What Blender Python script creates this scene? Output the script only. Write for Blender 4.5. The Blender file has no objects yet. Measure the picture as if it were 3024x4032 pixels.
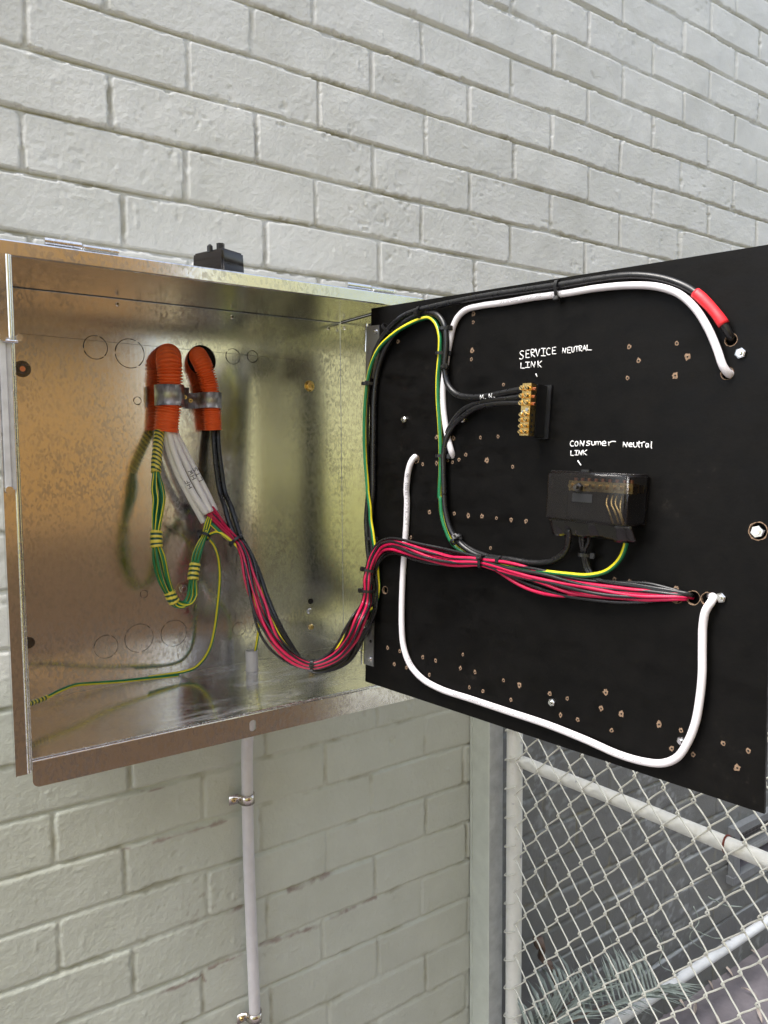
import bpy, bmesh, math, random
import numpy as np
from mathutils import Vector, Matrix, noise as mn
random.seed(7); rng = np.random.default_rng(11)
R = math.radians

# ---------------------------------------------------------------- camera, sky, sun, exposure
scene = bpy.context.scene
col = scene.collection
YAW, PITCH, ROLL = R(35.0146), R(4.2073), R(-0.4093)
cy, sy, cp, sp, cr, sr = math.cos(YAW), math.sin(YAW), math.cos(PITCH), math.sin(PITCH), math.cos(ROLL), math.sin(ROLL)
FWD = Vector((sy*cp, cy*cp, -sp)); r0 = Vector((cy, -sy, 0)); u0 = r0.cross(FWD)
RGT = r0*cr + u0*sr; UPV = -r0*sr + u0*cr
cam_d = bpy.data.cameras.new('camera'); cam = bpy.data.objects.new('camera', cam_d); col.objects.link(cam)
cam_d.sensor_fit = 'HORIZONTAL'; cam_d.sensor_width = 36; cam_d.lens = 3008.0/3024*36
cam_d.clip_start = .02; cam_d.clip_end = 500
M = Matrix((RGT, UPV, -FWD)).transposed().to_4x4(); cam.matrix_world = M
scene.camera = cam
w = bpy.data.worlds.new('World'); scene.world = w; w.use_nodes = True
nt = w.node_tree; bg = nt.nodes['Background']; sky = nt.nodes.new('ShaderNodeTexSky'); sky.sky_type = 'NISHITA'
SUN_EL, SUN_AZ = R(62), R(276)         # azimuth from +Y towards +X; veiled sun: soft light falls from high on the viewer's left
sky.sun_disc = False; sky.sun_elevation = SUN_EL; sky.sun_rotation = SUN_AZ; sky.air_density = 1.0; sky.dust_density = 2.5; sky.ozone_density = .6
hs = nt.nodes.new('ShaderNodeHueSaturation'); hs.inputs['Saturation'].default_value = .6   # thin cloud
nt.links.new(sky.outputs[0], hs.inputs['Color']); nt.links.new(hs.outputs[0], bg.inputs[0]); bg.inputs[1].default_value = .15
sd = bpy.data.lights.new('sun', 'SUN'); so = bpy.data.objects.new('sun', sd); col.objects.link(so)
sd.energy = 2.3; sd.angle = R(42); sd.color = (1, .96, .90)
sdir = Vector((math.sin(SUN_AZ)*math.cos(SUN_EL), math.cos(SUN_AZ)*math.cos(SUN_EL), math.sin(SUN_EL)))
so.rotation_euler = sdir.to_track_quat('Z', 'Y').to_euler(); so.location = sdir*8
scene.view_settings.view_transform = 'Standard'; scene.view_settings.look = 'None'
scene.view_settings.exposure = 1.42; scene.view_settings.gamma = 1
scene.render.engine = 'CYCLES'
scene.cycles.max_bounces = 8; scene.cycles.diffuse_bounces = 4; scene.cycles.glossy_bounces = 5; scene.cycles.transparent_max_bounces = 12

# ---------------------------------------------------------------- measuring helpers
# crops of the survey photograph: (x origin, y origin, scale) -> survey pixel
CR = dict(A=(0,900,.9644), B=(0,1900,.9644), C=(1350,950,1.009), E=(1350,1900,1.009), G=(0,2900,1.1453), H=(1800,2700,.7378),
          I=(450,1250,.36166), J=(500,1950,.4822), K=(1400,1150,.42194), L=(1950,1300,.4822), M=(0,900,.42194), N=(0,2400,.42194),
          Q=(1400,2050,.3617), R=(2000,2050,.5425), S=(1350,2350,.2411), T=(700,900,.2411), U=(1300,1150,.2486), O=(2500,1000,.31645), P=(2500,2000,.5877), Z=(0,0,1))
def nat(c, x, y): a, b, s = CR[c]; return a+x*s, b+y*s
def ray(px, py): return FWD + RGT*((px-1512)/3008) - UPV*((py-2016)/3008)
def atY(c, x, y, Y): d = ray(*nat(c, x, y)); return d*(Y/d.y)
def atZ(c, x, y, Z): d = ray(*nat(c, x, y)); return d*(Z/d.z)
def atX(c, x, y, X): d = ray(*nat(c, x, y)); return d*(X/d.x)
WALL = 1.2112
# swinging panel: origin at its lower hinge corner, u outward, v up, n away from the viewer
PN = Vector((.9824, .1771, -.0597)).normalized(); P0 = Vector((.6351, .96, -.3452))
PU = Vector((.1757, -.984, -.0278)); PU = (PU-PN*PU.dot(PN)).normalized(); PV = PU.cross(PN).normalized()
if PV.z < 0: PV = -PV
def pan(u, v, off=0): return P0 + PU*u + PV*v - PN*off
def uv(c, x, y, off=0):
    d = ray(*nat(c, x, y)); o = P0-PN*off; q = d*(PN.dot(o)/PN.dot(d))-P0; return q.dot(PU), q.dot(PV)
def onP(c, x, y, off=0): u, v = uv(c, x, y, off); return pan(u, v, off)
def pts(default, lst):
    out = []
    for p in lst:
        if len(p) == 3: c, a, b = default, p[0], p[1]; k = ('P', p[2])
        elif len(p) == 4 and isinstance(p[0], str): c, a, b = p[0], p[1], p[2]; k = ('P', p[3])
        elif len(p) == 4: c, a, b = default, p[0], p[1]; k = (p[2], p[3])
        else: c, a, b = p[0], p[1], p[2]; k = (p[3], p[4])
        out.append({'P': onP, 'Y': atY, 'Z': atZ, 'X': atX}[k[0]](c, a, b, k[1]))
    return out

# ---------------------------------------------------------------- object helpers
def tag(o, label=None, cat=None, group=None, kind=None):
    if label: o['label'] = label
    if cat: o['category'] = cat
    if group: o['group'] = group
    if kind: o['kind'] = kind
    return o
def empty(name, loc=(0,0,0), **k):
    o = bpy.data.objects.new(name, None); o.empty_display_size = .01; o.location = loc; col.objects.link(o); return tag(o, **k)
def mesh(name, V, F, mats, parent=None, smooth=False, mi=None, **k):
    me = bpy.data.meshes.new(name); me.from_pydata([tuple(v) for v in V], [], F)
    for m in (mats if isinstance(mats, (list, tuple)) else [mats]): me.materials.append(m)
    if smooth: me.polygons.foreach_set('use_smooth', [True]*len(F))
    if mi is not None: me.polygons.foreach_set('material_index', mi)
    me.update()
    o = bpy.data.objects.new(name, me); col.objects.link(o)
    if parent is not None:
        o.parent = parent; o.matrix_parent_inverse = Matrix.Translation(-Vector(parent_loc(parent)))
    return tag(o, **k)
def parent_loc(p): return Vector((0, 0, 0)) if p.parent is not None else Vector(p.location)
class MB:
    def __init__(s): s.V = []; s.F = []; s.S = []
    def add(s, V, F, sm=False):
        n = len(s.V); s.V += [Vector(v) for v in V]; s.F += [tuple(i+n for i in f) for f in F]; s.S += [sm]*len(F); return s
    def box(s, c, ax, ay, az, bev=0):      # centre and three half-axis vectors
        c, ax, ay, az = map(Vector, (c, ax, ay, az))
        if bev:
            bm = bmesh.new(); g = bmesh.ops.create_cube(bm, size=2)
            lx, ly, lz = ax.length, ay.length, az.length
            for v in bm.verts: v.co = Vector((v.co.x*lx, v.co.y*ly, v.co.z*lz))
            bmesh.ops.bevel(bm, geom=list(bm.edges), offset=min(bev, .49*2*min(lx,ly,lz)), segments=2, affect='EDGES')
            X, Y, Z = ax.normalized(), ay.normalized(), az.normalized()
            V = [c+X*v.co.x+Y*v.co.y+Z*v.co.z for v in bm.verts]; bm.verts.index_update()
            F = [[v.index for v in f.verts] for f in bm.faces]; bm.free(); return s.add(V, F)
        V = [c+ax*i+ay*j+az*k for i in (-1,1) for j in (-1,1) for k in (-1,1)]
        return s.add(V, [(0,1,3,2),(4,6,7,5),(0,4,5,1),(2,3,7,6),(0,2,6,4),(1,5,7,3)])
    def cyl(s, p, q, r, n=16, r2=None, cap=True, sm=True):
        p, q = Vector(p), Vector(q); t = (q-p).normalized(); a = t.orthogonal().normalized(); b = t.cross(a)
        r2 = r if r2 is None else r2; V = []
        for P_, rr in ((p, r), (q, r2)):
            V += [P_+a*math.cos(2*math.pi*i/n)*rr+b*math.sin(2*math.pi*i/n)*rr for i in range(n)]
        s.add(V, [(i, (i+1)%n, n+(i+1)%n, n+i) for i in range(n)], sm)
        if cap: s.add(V[:n], [tuple(range(n))[::-1]]); s.add(V[n:], [tuple(range(n))])
        return s
    def ring(s, c, nrm, ri, ro, h, n=24):
        c, nrm = Vector(c), Vector(nrm).normalized(); a = nrm.orthogonal().normalized(); b = nrm.cross(a); V = []
        for (rr, hh) in ((ri,0),(ri,h),(ro,h*.7),(ro,0)):
            V += [c+nrm*hh+(a*math.cos(2*math.pi*i/n)+b*math.sin(2*math.pi*i/n))*rr for i in range(n)]
        F = []
        for k in range(4):
            for i in range(n): F.append((k*n+i, k*n+(i+1)%n, ((k+1)%4)*n+(i+1)%n, ((k+1)%4)*n+i))
        return s.add(V, F, False)
    def build(s, name, m, parent=None, **k):
        o = mesh(name, s.V, s.F, m, parent, **k); o.data.polygons.foreach_set('use_smooth', s.S)
        bm = bmesh.new(); bm.from_mesh(o.data); bmesh.ops.recalc_face_normals(bm, faces=bm.faces); bm.to_mesh(o.data); bm.free(); return o
def spline(P, step=.003, closed=False):
    P = [Vector(p) for p in P]; out = []; n = len(P)
    for i in range(n-1):
        a = P[i-1] if i else P[0]*2-P[1]; b, c = P[i], P[i+1]; d = P[i+2] if i+2 < n else c*2-b
        t0 = 0; t1 = t0+max((b-a).length,1e-5)**.5; t2 = t1+max((c-b).length,1e-5)**.5; t3 = t2+max((d-c).length,1e-5)**.5
        m = max(2, int((c-b).length/step))
        for k in range(m):
            t = t1+(t2-t1)*k/m
            A1 = a*((t1-t)/(t1-t0))+b*((t-t0)/(t1-t0)); A2 = b*((t2-t)/(t2-t1))+c*((t-t1)/(t2-t1)); A3 = c*((t3-t)/(t3-t2))+d*((t-t2)/(t3-t2))
            B1 = A1*((t2-t)/(t2-t0))+A2*((t-t0)/(t2-t0)); B2 = A2*((t3-t)/(t3-t1))+A3*((t-t1)/(t3-t1))
            out.append(B1*((t2-t)/(t2-t1))+B2*((t-t1)/(t2-t1)))
    out.append(P[-1]); return out
def frames(C):
    T = [(C[min(i+1,len(C)-1)]-C[max(i-1,0)]).normalized() for i in range(len(C))]
    a = T[0].orthogonal().normalized(); fr = []
    for t in T:
        a = (a-t*a.dot(t)); a = a.normalized() if a.length > 1e-6 else t.orthogonal().normalized(); fr.append((t, a, t.cross(a)))
    return fr
def tube_data(C, rad, n=10, twist=0, flat=1.0, cap=True):
    fr = frames(C); V = []; F = []
    rf = rad if callable(rad) else (lambda i, s: rad); s = 0
    for i, (p, (t, a, b)) in enumerate(zip(C, fr)):
        if i: s += (C[i]-C[i-1]).length
        tw = twist*s; r = rf(i, s)
        for k in range(n):
            th = 2*math.pi*k/n+tw; V.append(p+a*(math.cos(th)*r)+b*(math.sin(th)*r*flat))
    for i in range(len(C)-1):
        for k in range(n): F.append((i*n+k, i*n+(k+1)%n, (i+1)*n+(k+1)%n, (i+1)*n+k))
    if cap: F.append(tuple(range(n))[::-1]); F.append(tuple((len(C)-1)*n+k for k in range(n)))
    return V, F
def tube(name, C, rad, m, parent=None, n=10, flat=1.0, twist=0, **k):
    V, F = tube_data(C, rad, n, twist, flat); return mesh(name, V, F, m, parent, True, **k)
def stripe_tube(name, C, r, ma, mb, parent=None, n=16, frac=.4, twist=12, phase=0, **k):
    # two-coloured insulation: a yellow band along a green wire, winding slowly
    V, F = tube_data(C, r, n, twist); ns = len(C)-1
    n2 = n//2; mi = [(1 if ((q+phase) % n2) < round(frac*n2) else 0) for i in range(ns) for q in range(n)]+[0, 0]
    return mesh(name, V, F, [ma, mb], parent, True, mi, **k)

# ---------------------------------------------------------------- materials
def newmat(name):
    m = bpy.data.materials.new(name); m.use_nodes = True; return m, m.node_tree, m.node_tree.nodes['Principled BSDF']
def lk(t, a, b): t.links.new(a, b)
def coords(t, scale=1, kind='Object'):
    tc = t.nodes.new('ShaderNodeTexCoord'); mp = t.nodes.new('ShaderNodeMapping'); mp.inputs['Scale'].default_value = (scale,)*3 if not hasattr(scale,'__len__') else scale
    lk(t, tc.outputs[kind], mp.inputs[0]); return mp.outputs[0]
def nz(t, co, sc, det=4, rough=.55):
    n = t.nodes.new('ShaderNodeTexNoise'); n.inputs['Scale'].default_value = sc; n.inputs['Detail'].default_value = det; n.inputs['Roughness'].default_value = rough
    lk(t, co, n.inputs['Vector']); return n.outputs[0]
def ramp(t, x, stops):
    r = t.nodes.new('ShaderNodeValToRGB'); e = r.color_ramp.elements
    while len(e) < len(stops): e.new(.5)
    for q, (p, c) in zip(e, stops): q.position = p; q.color = (*c, 1) if len(c) == 3 else c
    lk(t, x, r.inputs[0]); return r.outputs[0]
def bump(t, bs, h, strength, dist, prev=None):
    b = t.nodes.new('ShaderNodeBump'); b.inputs['Strength'].default_value = strength; b.inputs['Distance'].default_value = dist
    lk(t, h, b.inputs['Height']); 
    if prev is not None: lk(t, prev, b.inputs['Normal'])
    lk(t, b.outputs[0], bs.inputs['Normal']); return b.outputs[0]
def g3(v): return (v, v, v)
def simple(name, c, rough=.5, metal=0, var=.12, sc=60, bst=.15, bd=.0004, spec=None):
    m, t, bs = newmat(name); co = coords(t)
    n = nz(t, co, sc, 5); lo = tuple(max(0, x*(1-var)) for x in c); hi = tuple(min(1, x*(1+var)) for x in c)
    lk(t, ramp(t, n, [(.3, lo), (.7, hi)]), bs.inputs['Base Color'])
    n2 = nz(t, co, sc*2.3, 3); lk(t, ramp(t, n2, [(.3, g3(max(0,rough-.07))), (.7, g3(min(1,rough+.1)))]), bs.inputs['Roughness'])
    bs.inputs['Metallic'].default_value = metal
    if spec is not None: bs.inputs['Specular IOR Level'].default_value = spec
    bump(t, bs, nz(t, co, sc*6, 4), bst, bd); return m
def galv(name, base=.55, warm=(1,1,1), rough=(.13,.27), dusty=0, spk=340):
    m, t, bs = newmat(name); co = coords(t, (1,1,.6)); bs.inputs['Metallic'].default_value = 1
    vo = t.nodes.new('ShaderNodeTexVoronoi'); vo.inputs['Scale'].default_value = spk; vo.inputs['Randomness'].default_value = 1
    dn = t.nodes.new('ShaderNodeVectorMath'); dn.operation = 'MULTIPLY_ADD'; nn = t.nodes.new('ShaderNodeTexNoise'); nn.inputs['Scale'].default_value = 90
    lk(t, co, nn.inputs['Vector']); lk(t, nn.outputs[1], dn.inputs[0]); dn.inputs[1].default_value = (.005,)*3; lk(t, co, dn.inputs[2]); lk(t, dn.outputs[0], vo.inputs['Vector'])
    sep = t.nodes.new('ShaderNodeSeparateColor'); lk(t, vo.outputs['Color'], sep.inputs[0])
    big = nz(t, co, 7, 3)
    mx = t.nodes.new('ShaderNodeMath'); mx.operation = 'MULTIPLY'; lk(t, sep.outputs[0], mx.inputs[0]); lk(t, ramp(t, big, [(.35, g3(.35)), (.65, g3(1))]), mx.inputs[1])
    c0 = tuple(base*.80*x for x in warm); c1 = tuple(min(1, base*1.12*x) for x in warm)
    cr_ = ramp(t, mx.outputs[0], [(.3, c1), (.72, c0)])
    lk(t, ramp(t, mx.outputs[0], [(0, g3(rough[0])), (1, g3(rough[1]))]), bs.inputs['Roughness'])
    if dusty:
        d = nz(t, coords(t, (5,16,5)), 3.2, 7, .7); d2 = nz(t, coords(t), 5, 2)
        mm = t.nodes.new('ShaderNodeMath'); mm.operation = 'MULTIPLY'; lk(t, d, mm.inputs[0]); lk(t, d2, mm.inputs[1])
        f = ramp(t, mm.outputs[0], [(.27, g3(0)), (.42, g3(dusty))])
        mc = t.nodes.new('ShaderNodeMix'); mc.data_type = 'RGBA'; lk(t, f, mc.inputs[0]); lk(t, cr_, mc.inputs[6]); mc.inputs[7].default_value = (.5,.49,.47,1)
        lk(t, mc.outputs[2], bs.inputs['Base Color'])
        iv = t.nodes.new('ShaderNodeMath'); iv.operation = 'SUBTRACT'; iv.inputs[0].default_value = 1; lk(t, f, iv.inputs[1]); lk(t, iv.outputs[0], bs.inputs['Metallic'])
    else: lk(t, cr_, bs.inputs['Base Color'])
    b1 = bump(t, bs, nz(t, co, 4, 1), .15, .0015)
    b2 = bump(t, bs, nz(t, coords(t, (260,260,6)), 1, 2), .06, .0003, b1)
    bump(t, bs, mx.outputs[0], .04, .0002, b2)
    return m
# painted brick: colour attribute carries the paints, stains and painted-in lower shade of the wall
def brick_mat():
    m, t, bs = newmat('painted_brick'); a = t.nodes.new('ShaderNodeVertexColor'); a.layer_name = 'Col'; co = coords(t)
    n = nz(t, co, 9, 6, .6); mul = t.nodes.new('ShaderNodeMix'); mul.data_type = 'RGBA'; mul.blend_type = 'MULTIPLY'; mul.inputs[0].default_value = 1
    lk(t, a.outputs[0], mul.inputs[6]); lk(t, ramp(t, n, [(.25, (.88,.88,.86)), (.7, (1,1,1))]), mul.inputs[7]); lk(t, mul.outputs[2], bs.inputs['Base Color'])
    bs.inputs['Roughness'].default_value = .55; bs.inputs['Specular IOR Level'].default_value = .35
    b = bump(t, bs, nz(t, co, 240, 5, .65), .7, .0016); bump(t, bs, nz(t, co, 420, 4, .6), .3, .0006, b); return m
MT = dict(
 brick=brick_mat(),
 galv=galv('galvanised_sheet', .72), galvfloor=galv('galvanised_floor', .68, rough=(.12,.26), dusty=.5), galvb=galv('galvanised_bright', .75, rough=(.2,.35)),
 galvd=galv('galvanised_dull', .42, rough=(.38,.5), spk=220),
 zinc=simple('zinc_plated_steel', (.75,.75,.74), .22, 1), brass=simple('brass', (.83,.6,.25), .28, 1), copper=simple('copper', (.8,.35,.22), .35, 1),
 blkscrew=simple('dark_steel', (.12,.11,.1), .3, 1), nickel=simple('nickel_plate', (.6,.55,.5), .15, 1),
 orange=simple('orange_pvc', (.95,.15,.03), .38, 0, .1), whitecab=simple('white_pvc', (.76,.73,.76), .36, 0, .04, bst=.05),
 blackcab=simple('black_pvc', (.011,.011,.012), .30, 0, .05, spec=.5, bst=.015), red=simple('red_pvc', (.52,.006,.062), .36, 0, .1, bst=.05),
 green=simple('green_pvc', (.006,.16,.055), .36, 0, .15, bst=.05), yellow=simple('yellow_pvc', (.78,.66,.02), .36, 0, .1, bst=.05),
 tapegreen=simple('green_tape', (.015,.075,.04), .3), tapeyellow=simple('yellow_tape', (.76,.62,.08), .3),
 tie=simple('black_nylon', (.01,.01,.011), .38, bst=.05), redsleeve=simple('red_heatshrink', (.68,.02,.03), .42, 0, .08),
 greypvc=simple('grey_pvc', (.58,.56,.58), .42, 0, .05, bst=.08), blackplastic=simple('black_plastic', (.012,.012,.013), .35),
 marker=simple('white_marker_ink', (.9,.9,.9), .6, bst=0), pen=simple('black_marker_ink', (.01,.01,.012), .6, bst=0), print=simple('grey_print_ink', (.2,.19,.2), .6, bst=0),
 printdim=simple('dim_print_ink', (.1,.1,.09), .5, bst=0),
 rawwood=simple('bare_fibre_board', (.23,.15,.095), .8, 0, .35, 400, .6, .001), hole=simple('dark_hole', (.006,.005,.004), .9),
 scribe=simple('scribed_line', (.035,.025,.02), .6), meshwire=simple('painted_wire', (.62,.62,.56), .45, 0, .12, 90, .3),
 rust=simple('rust', (.16,.035,.02), .8, 0, .3), fence=simple('brown_fence', (.50,.27,.07), .75, 0, .25, 9),
)
def pipe_paint():
    m, t, bs = newmat('chipped_pipe_paint'); co = coords(t); n = nz(t, co, 28, 5, .65)
    lk(t, ramp(t, n, [(.30, (.28,.28,.32)), (.335, (.66,.66,.62)), (.6, (.72,.72,.68)), (.72, (.60,.59,.53))]), bs.inputs['Base Color'])
    bs.inputs['Roughness'].default_value = .45; bump(t, bs, nz(t, co, 60, 5), .35, .001); return m
MT['pipe'] = pipe_paint()
def panel_mat():
    m, t, bs = newmat('black_fibre_board'); co = coords(t)
    n = nz(t, co, 6, 6, .65); n2 = nz(t, co, 45, 5, .7)
    mm = t.nodes.new('ShaderNodeMath'); mm.operation = 'MULTIPLY'; lk(t, n, mm.inputs[0]); lk(t, n2, mm.inputs[1])
    lk(t, ramp(t, mm.outputs[0], [(.12, (.0015,.0014,.0013)), (.38, (.0045,.004,.0035)), (.6, (.04,.034,.028))]), bs.inputs['Base Color'])
    lk(t, ramp(t, nz(t, coords(t, (2,2,5)), 9, 7, .75), [(.38, g3(.36)), (.62, g3(.66))]), bs.inputs['Roughness']); bs.inputs['Specular IOR Level'].default_value = .12
    b = bump(t, bs, nz(t, co, 260, 4), .25, .0005); bump(t, bs, nz(t, co, 14, 3), .15, .002, b); return m
MT['panel'] = panel_mat()
def smoky(name, alpha):
    m, t, bs = newmat(name); bs.inputs['Base Color'].default_value = (.012,.010,.010,1); bs.inputs['Roughness'].default_value = .07
    bs.inputs['Alpha'].default_value = alpha; bs.inputs['Specular IOR Level'].default_value = .6
    return m
MT['smoky'] = smoky('smoky_clear_plastic', .45); MT['film'] = smoky('thin_black_film', .86)
def concrete():
    m, t, bs = newmat('stained_concrete'); co = coords(t); n = nz(t, co, 5, 8, .7)
    lk(t, ramp(t, n, [(.3, (.11,.10,.11)), (.55, (.20,.18,.195)), (.75, (.28,.255,.265))]), bs.inputs['Base Color']); bs.inputs['Roughness'].default_value = .85
    bump(t, bs, nz(t, co, 70, 6), .5, .003); return m
MT['concrete'] = concrete()
def leafy(name, c, sc=25):
    m, t, bs = newmat(name); co = coords(t); lk(t, ramp(t, nz(t, co, sc, 4), [(.3, tuple(x*.6 for x in c)), (.7, tuple(min(1,x*1.4) for x in c))]), bs.inputs['Base Color']); bs.inputs['Roughness'].default_value = .6; return m
MT['hedge'] = leafy('hedge_leaves', (.55,.56,.13)); MT['hedgepale'] = leafy('pale_hedge_leaves', (.78,.78,.36)); MT['sheath'] = simple('white_flat_sheath', (.90,.88,.90), .4, 0, .03, bst=.05); MT['stay'] = simple('dull_zinc', (.60,.61,.64), .4, .25); MT['darktimber'] = simple('dark_timber', (.06,.04,.02), .7, 0, .2, 12); MT['darkbrick'] = simple('dark_red_brick', (.17,.10,.048), .85, 0, .3, 14, .5, .003); MT['cream'] = simple('cream_render', (.85,.80,.42), .8, 0, .08, 12, .4, .002); MT['frond'] = leafy('dry_frond', (.25,.29,.26)); MT['dryleaf'] = leafy('dry_leaf', (.42,.36,.32)); MT['twig'] = leafy('bark', (.13,.085,.065), 60)
MT['postpaint'] = simple('pale_green_paint', (.52,.55,.49), .5, 0, .08, 25, .5, .0015); MT['postgrey'] = simple('weathered_galvanised_post', (.40,.42,.42), .5, .05, .18, 40, .4, .001)
MT['ventframe'] = simple('grey_vent_frame', (.16,.17,.18), .5, 0, .1); MT['darkvoid'] = simple('dark_underfloor', (.012,.011,.01), .9); MT['whitepipe'] = simple('white_painted_pipe', (.62,.64,.66), .4, 0, .12, 22, .3)

# ---------------------------------------------------------------- the brick wall (a relief: bricks, raked joints, chips)
def vnoise(x, z, f, seed):
    g = np.random.default_rng(seed).random((512, 512)).astype(np.float32); X = x*f; Z = z*f
    xi = np.floor(X).astype(int); zi = np.floor(Z).astype(int); fx = X-xi; fz = Z-zi; fx = fx*fx*(3-2*fx); fz = fz*fz*(3-2*fz)
    a = g[xi % 512, zi % 512]; b = g[(xi+1) % 512, zi % 512]; c = g[xi % 512, (zi+1) % 512]; d = g[(xi+1) % 512, (zi+1) % 512]
    return (a*(1-fx)+b*fx)*(1-fz)+(c*(1-fx)+d*fx)*fz
def fbm(x, z, f, seed, o=4):
    s = 0; a = .5
    for i in range(o): s = s+a*vnoise(x+i*3.7, z-i*1.3, f*2**i, seed+i); a *= .5
    return s
ROWH, Z0, X0J = .08608, .75251, .2292
FLOORZ = -1.565
def stepped(bp):
    out = [bp[0][0]]
    for (a, _), (b, st) in zip(bp[:-1], bp[1:]):
        n = max(1, int(round((b-a)/st))); out += list(a+(b-a)*np.arange(1, n+1)/n)
    return np.array(out)
def build_wall():
    xs = stepped([(-1.6,0), (-.3,.02), (-.05,.006), (1.1,.0026), (1.7,.0036), (2.6,.0055), (4.5,.03)])
    zs = stepped([(-1.7,0), (-1.0,.0042), (.8,.0026), (1.45,.004), (2.3,.02)])
    X, Z = np.meshgrid(xs, zs, indexing='ij')
    wob = (fbm(X, Z, 5, 5, 3)-.45)*.006; Zw = Z+wob; Xw = X+(fbm(X, Z, 6, 15, 3)-.45)*.004
    rf = (Z0-Zw)/ROWH; r = np.floor(rf).astype(int); fz = rf-r
    rr = np.random.default_rng(3); NR = 60; jit = rr.normal(0, .0045, NR); jit[24] = .016  # row 4 sits a little to the right
    rowsh = jit[(r+20) % NR]; par = np.where((r % 2) == 0, 1, 0)      # even rows: joints at odd half bricks
    pos = (Xw-X0J-rowsh-.12*par)/.24; b = np.floor(pos).astype(int); fx = pos-b
    bid = (r*131+b*17) % 4096; br = np.random.default_rng(8).random((4096, 6))
    chipn = fbm(X, Z, 55, 40, 3); edge = (chipn-.45)*.0045+(vnoise(X, Z, 160, 33)-.5)*.003
    gw = .0028+.0012*br[bid, 4]
    dx = np.minimum(fx-0, 1-fx)*.24-gw; dz = np.minimum(fz, 1-fz)*ROWH-gw
    rad = .003+.005*br[bid, 5]
    inx = rad-dx; inz = rad-dz
    d = np.where((inx > 0) & (inz > 0), rad-np.hypot(np.maximum(inx,0), np.maximum(inz,0)), np.minimum(dx, dz))
    lower = np.clip((r-11.5)/2.5, 0, 1)            # older, thickly painted courses below
    # broken corners and edges
    chip = np.clip((fbm(X, Z, 16, 77, 3)-.60)*18, 0, 1)
    d = d-edge*(.6+.9*chip)-chip*.0022
    wdt = .0013+.0032*lower
    s = np.clip(d/wdt+.5, 0, 1); s = s*s*(3-2*s)
    depth = (.0066-.0030*lower)*(.62+.5*np.clip((fbm(X, Z, 8, 700, 3)-.3)*2.5, 0, 1))
    mort = (fbm(X, Z, 60, 61, 4)-.45)*.0022+(fbm(X, Z, 11, 62, 2)-.4)*.0024*(1+lower)
    # uneven brick faces: each brick tips a little
    tipx = (br[bid,0]-.5)*.008*(fx-.5)*.24*6; tipz = (br[bid,1]-.5)*.014*(fz-.5)*ROWH*6; off = (br[bid,2]-.5)*.0022
    face = off+tipx*.5+tipz*.5+(fbm(X, Z, 14, 90, 4)-.47)*.0011+(vnoise(X, Z, 230, 91)-.5)*.0007+(fbm(X, Z, 75, 95, 3)-.47)*.0006
    pit = np.clip((fbm(X, Z, 95, 120, 2)-.52)*9, 0, 1)*np.clip((fbm(X, Z, 7, 130, 3)-.53)*9, 0, 1); face = face-pit*.0022
    blob = np.clip((vnoise(X, Z, 75, 140)-.9)*10, 0, 1); face = face+blob*.0014
    h = s*(depth+face)+(1-s)*mort
    groove = np.exp(-(((1-fz)*ROWH-.0014)/.0016)**2)*(1-s)*.0035; h = h-groove*(1-lower*.5)
    Y = WALL+.0085-h
    # ---- paints, stains and the shade painted into the lower wall
    n1 = fbm(X, Z, 3, 200, 5)
    base = np.stack([np.full(X.shape,.60), np.full(X.shape,.598), np.full(X.shape,.575)], -1)
    low_shade = np.array([.53,.55,.495]); shade_mask = np.clip((-.30-Z)/.06+(n1-.5)*.5, 0, 1)[..., None]*np.clip((2.0-X)/.3, 0, 1)[..., None]  # dimmer light on the lower wall mixed into its colour
    base = base*(1-shade_mask)+low_shade*shade_mask
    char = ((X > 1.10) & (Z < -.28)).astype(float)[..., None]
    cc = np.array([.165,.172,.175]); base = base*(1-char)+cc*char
    fl = np.clip((fbm(X, Z, 60, 310, 4)-.54)*9, 0, 1)*np.clip((fbm(X, Z, 6, 320, 3)-.42)*6, 0, 1)
    lowline = np.clip((.003-np.abs(fz*ROWH-.004))*900, 0, 1)*np.clip((-1.0-Z)/.2, 0, 1)*np.clip((fbm(X, Z, 10, 330, 2)-.36)*8, 0, 1)
    fl = np.maximum(fl*.30, lowline*.85)[..., None]*char; base = base*(1-fl)+np.array([.50,.54,.58])*fl
    dirt = np.clip((fbm(X, Z, 22, 400, 4)-.5)*5, 0, 1)[..., None]*(1-s)[..., None]*.55; base = base*(1-dirt)+np.array([.27,.25,.17])*dirt
    st = np.zeros(X.shape)
    for (ax, ay, bx, by, wd) in [(495,378,780,295,.0035), (490,195,570,180,.0015), (705,648,838,592,.0045), (560,885,700,828,.0035), (725,805,842,755,.003), (1000,535,1150,472,.0045), (1140,632,1300,560,.003), (900,725,1110,652,.004), (370,412,470,385,.0015), (700,832,712,850,.002)]:
        a = atY('G', ax, ay, WALL); c = atY('G', bx, by, WALL); dX, dZ = c.x-a.x, c.z-a.z; L2 = dX*dX+dZ*dZ
        tt = np.clip(((X-a.x)*dX+(Z-a.z)*dZ)/L2, 0, 1); dd = np.hypot(X-a.x-tt*dX, Z-a.z-tt*dZ)
        st = np.maximum(st, np.clip(1.25-dd/wd+(fbm(X, Z, 120, 500, 3)-.5)*2.6, 0, 1)*np.clip((fbm(X, Z, 30, 501, 2)-.22)*4, 0, 1))
    sp = atY('G', 690, 590, WALL); dd = np.hypot(X-sp.x, (Z-sp.z)*1.2); st = np.maximum(st, np.clip(1-dd/.06, 0, 1)*np.clip((fbm(X, Z, 130, 510, 3)-.52)*7, 0, .6))
    st = (st*.6)[..., None]; base = base*(1-st)+np.array([.17,.07,.065])*st
    nx, nz_ = X.shape; V = np.stack([X, Y, Z], -1).reshape(-1, 3).astype(np.float32)
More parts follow.
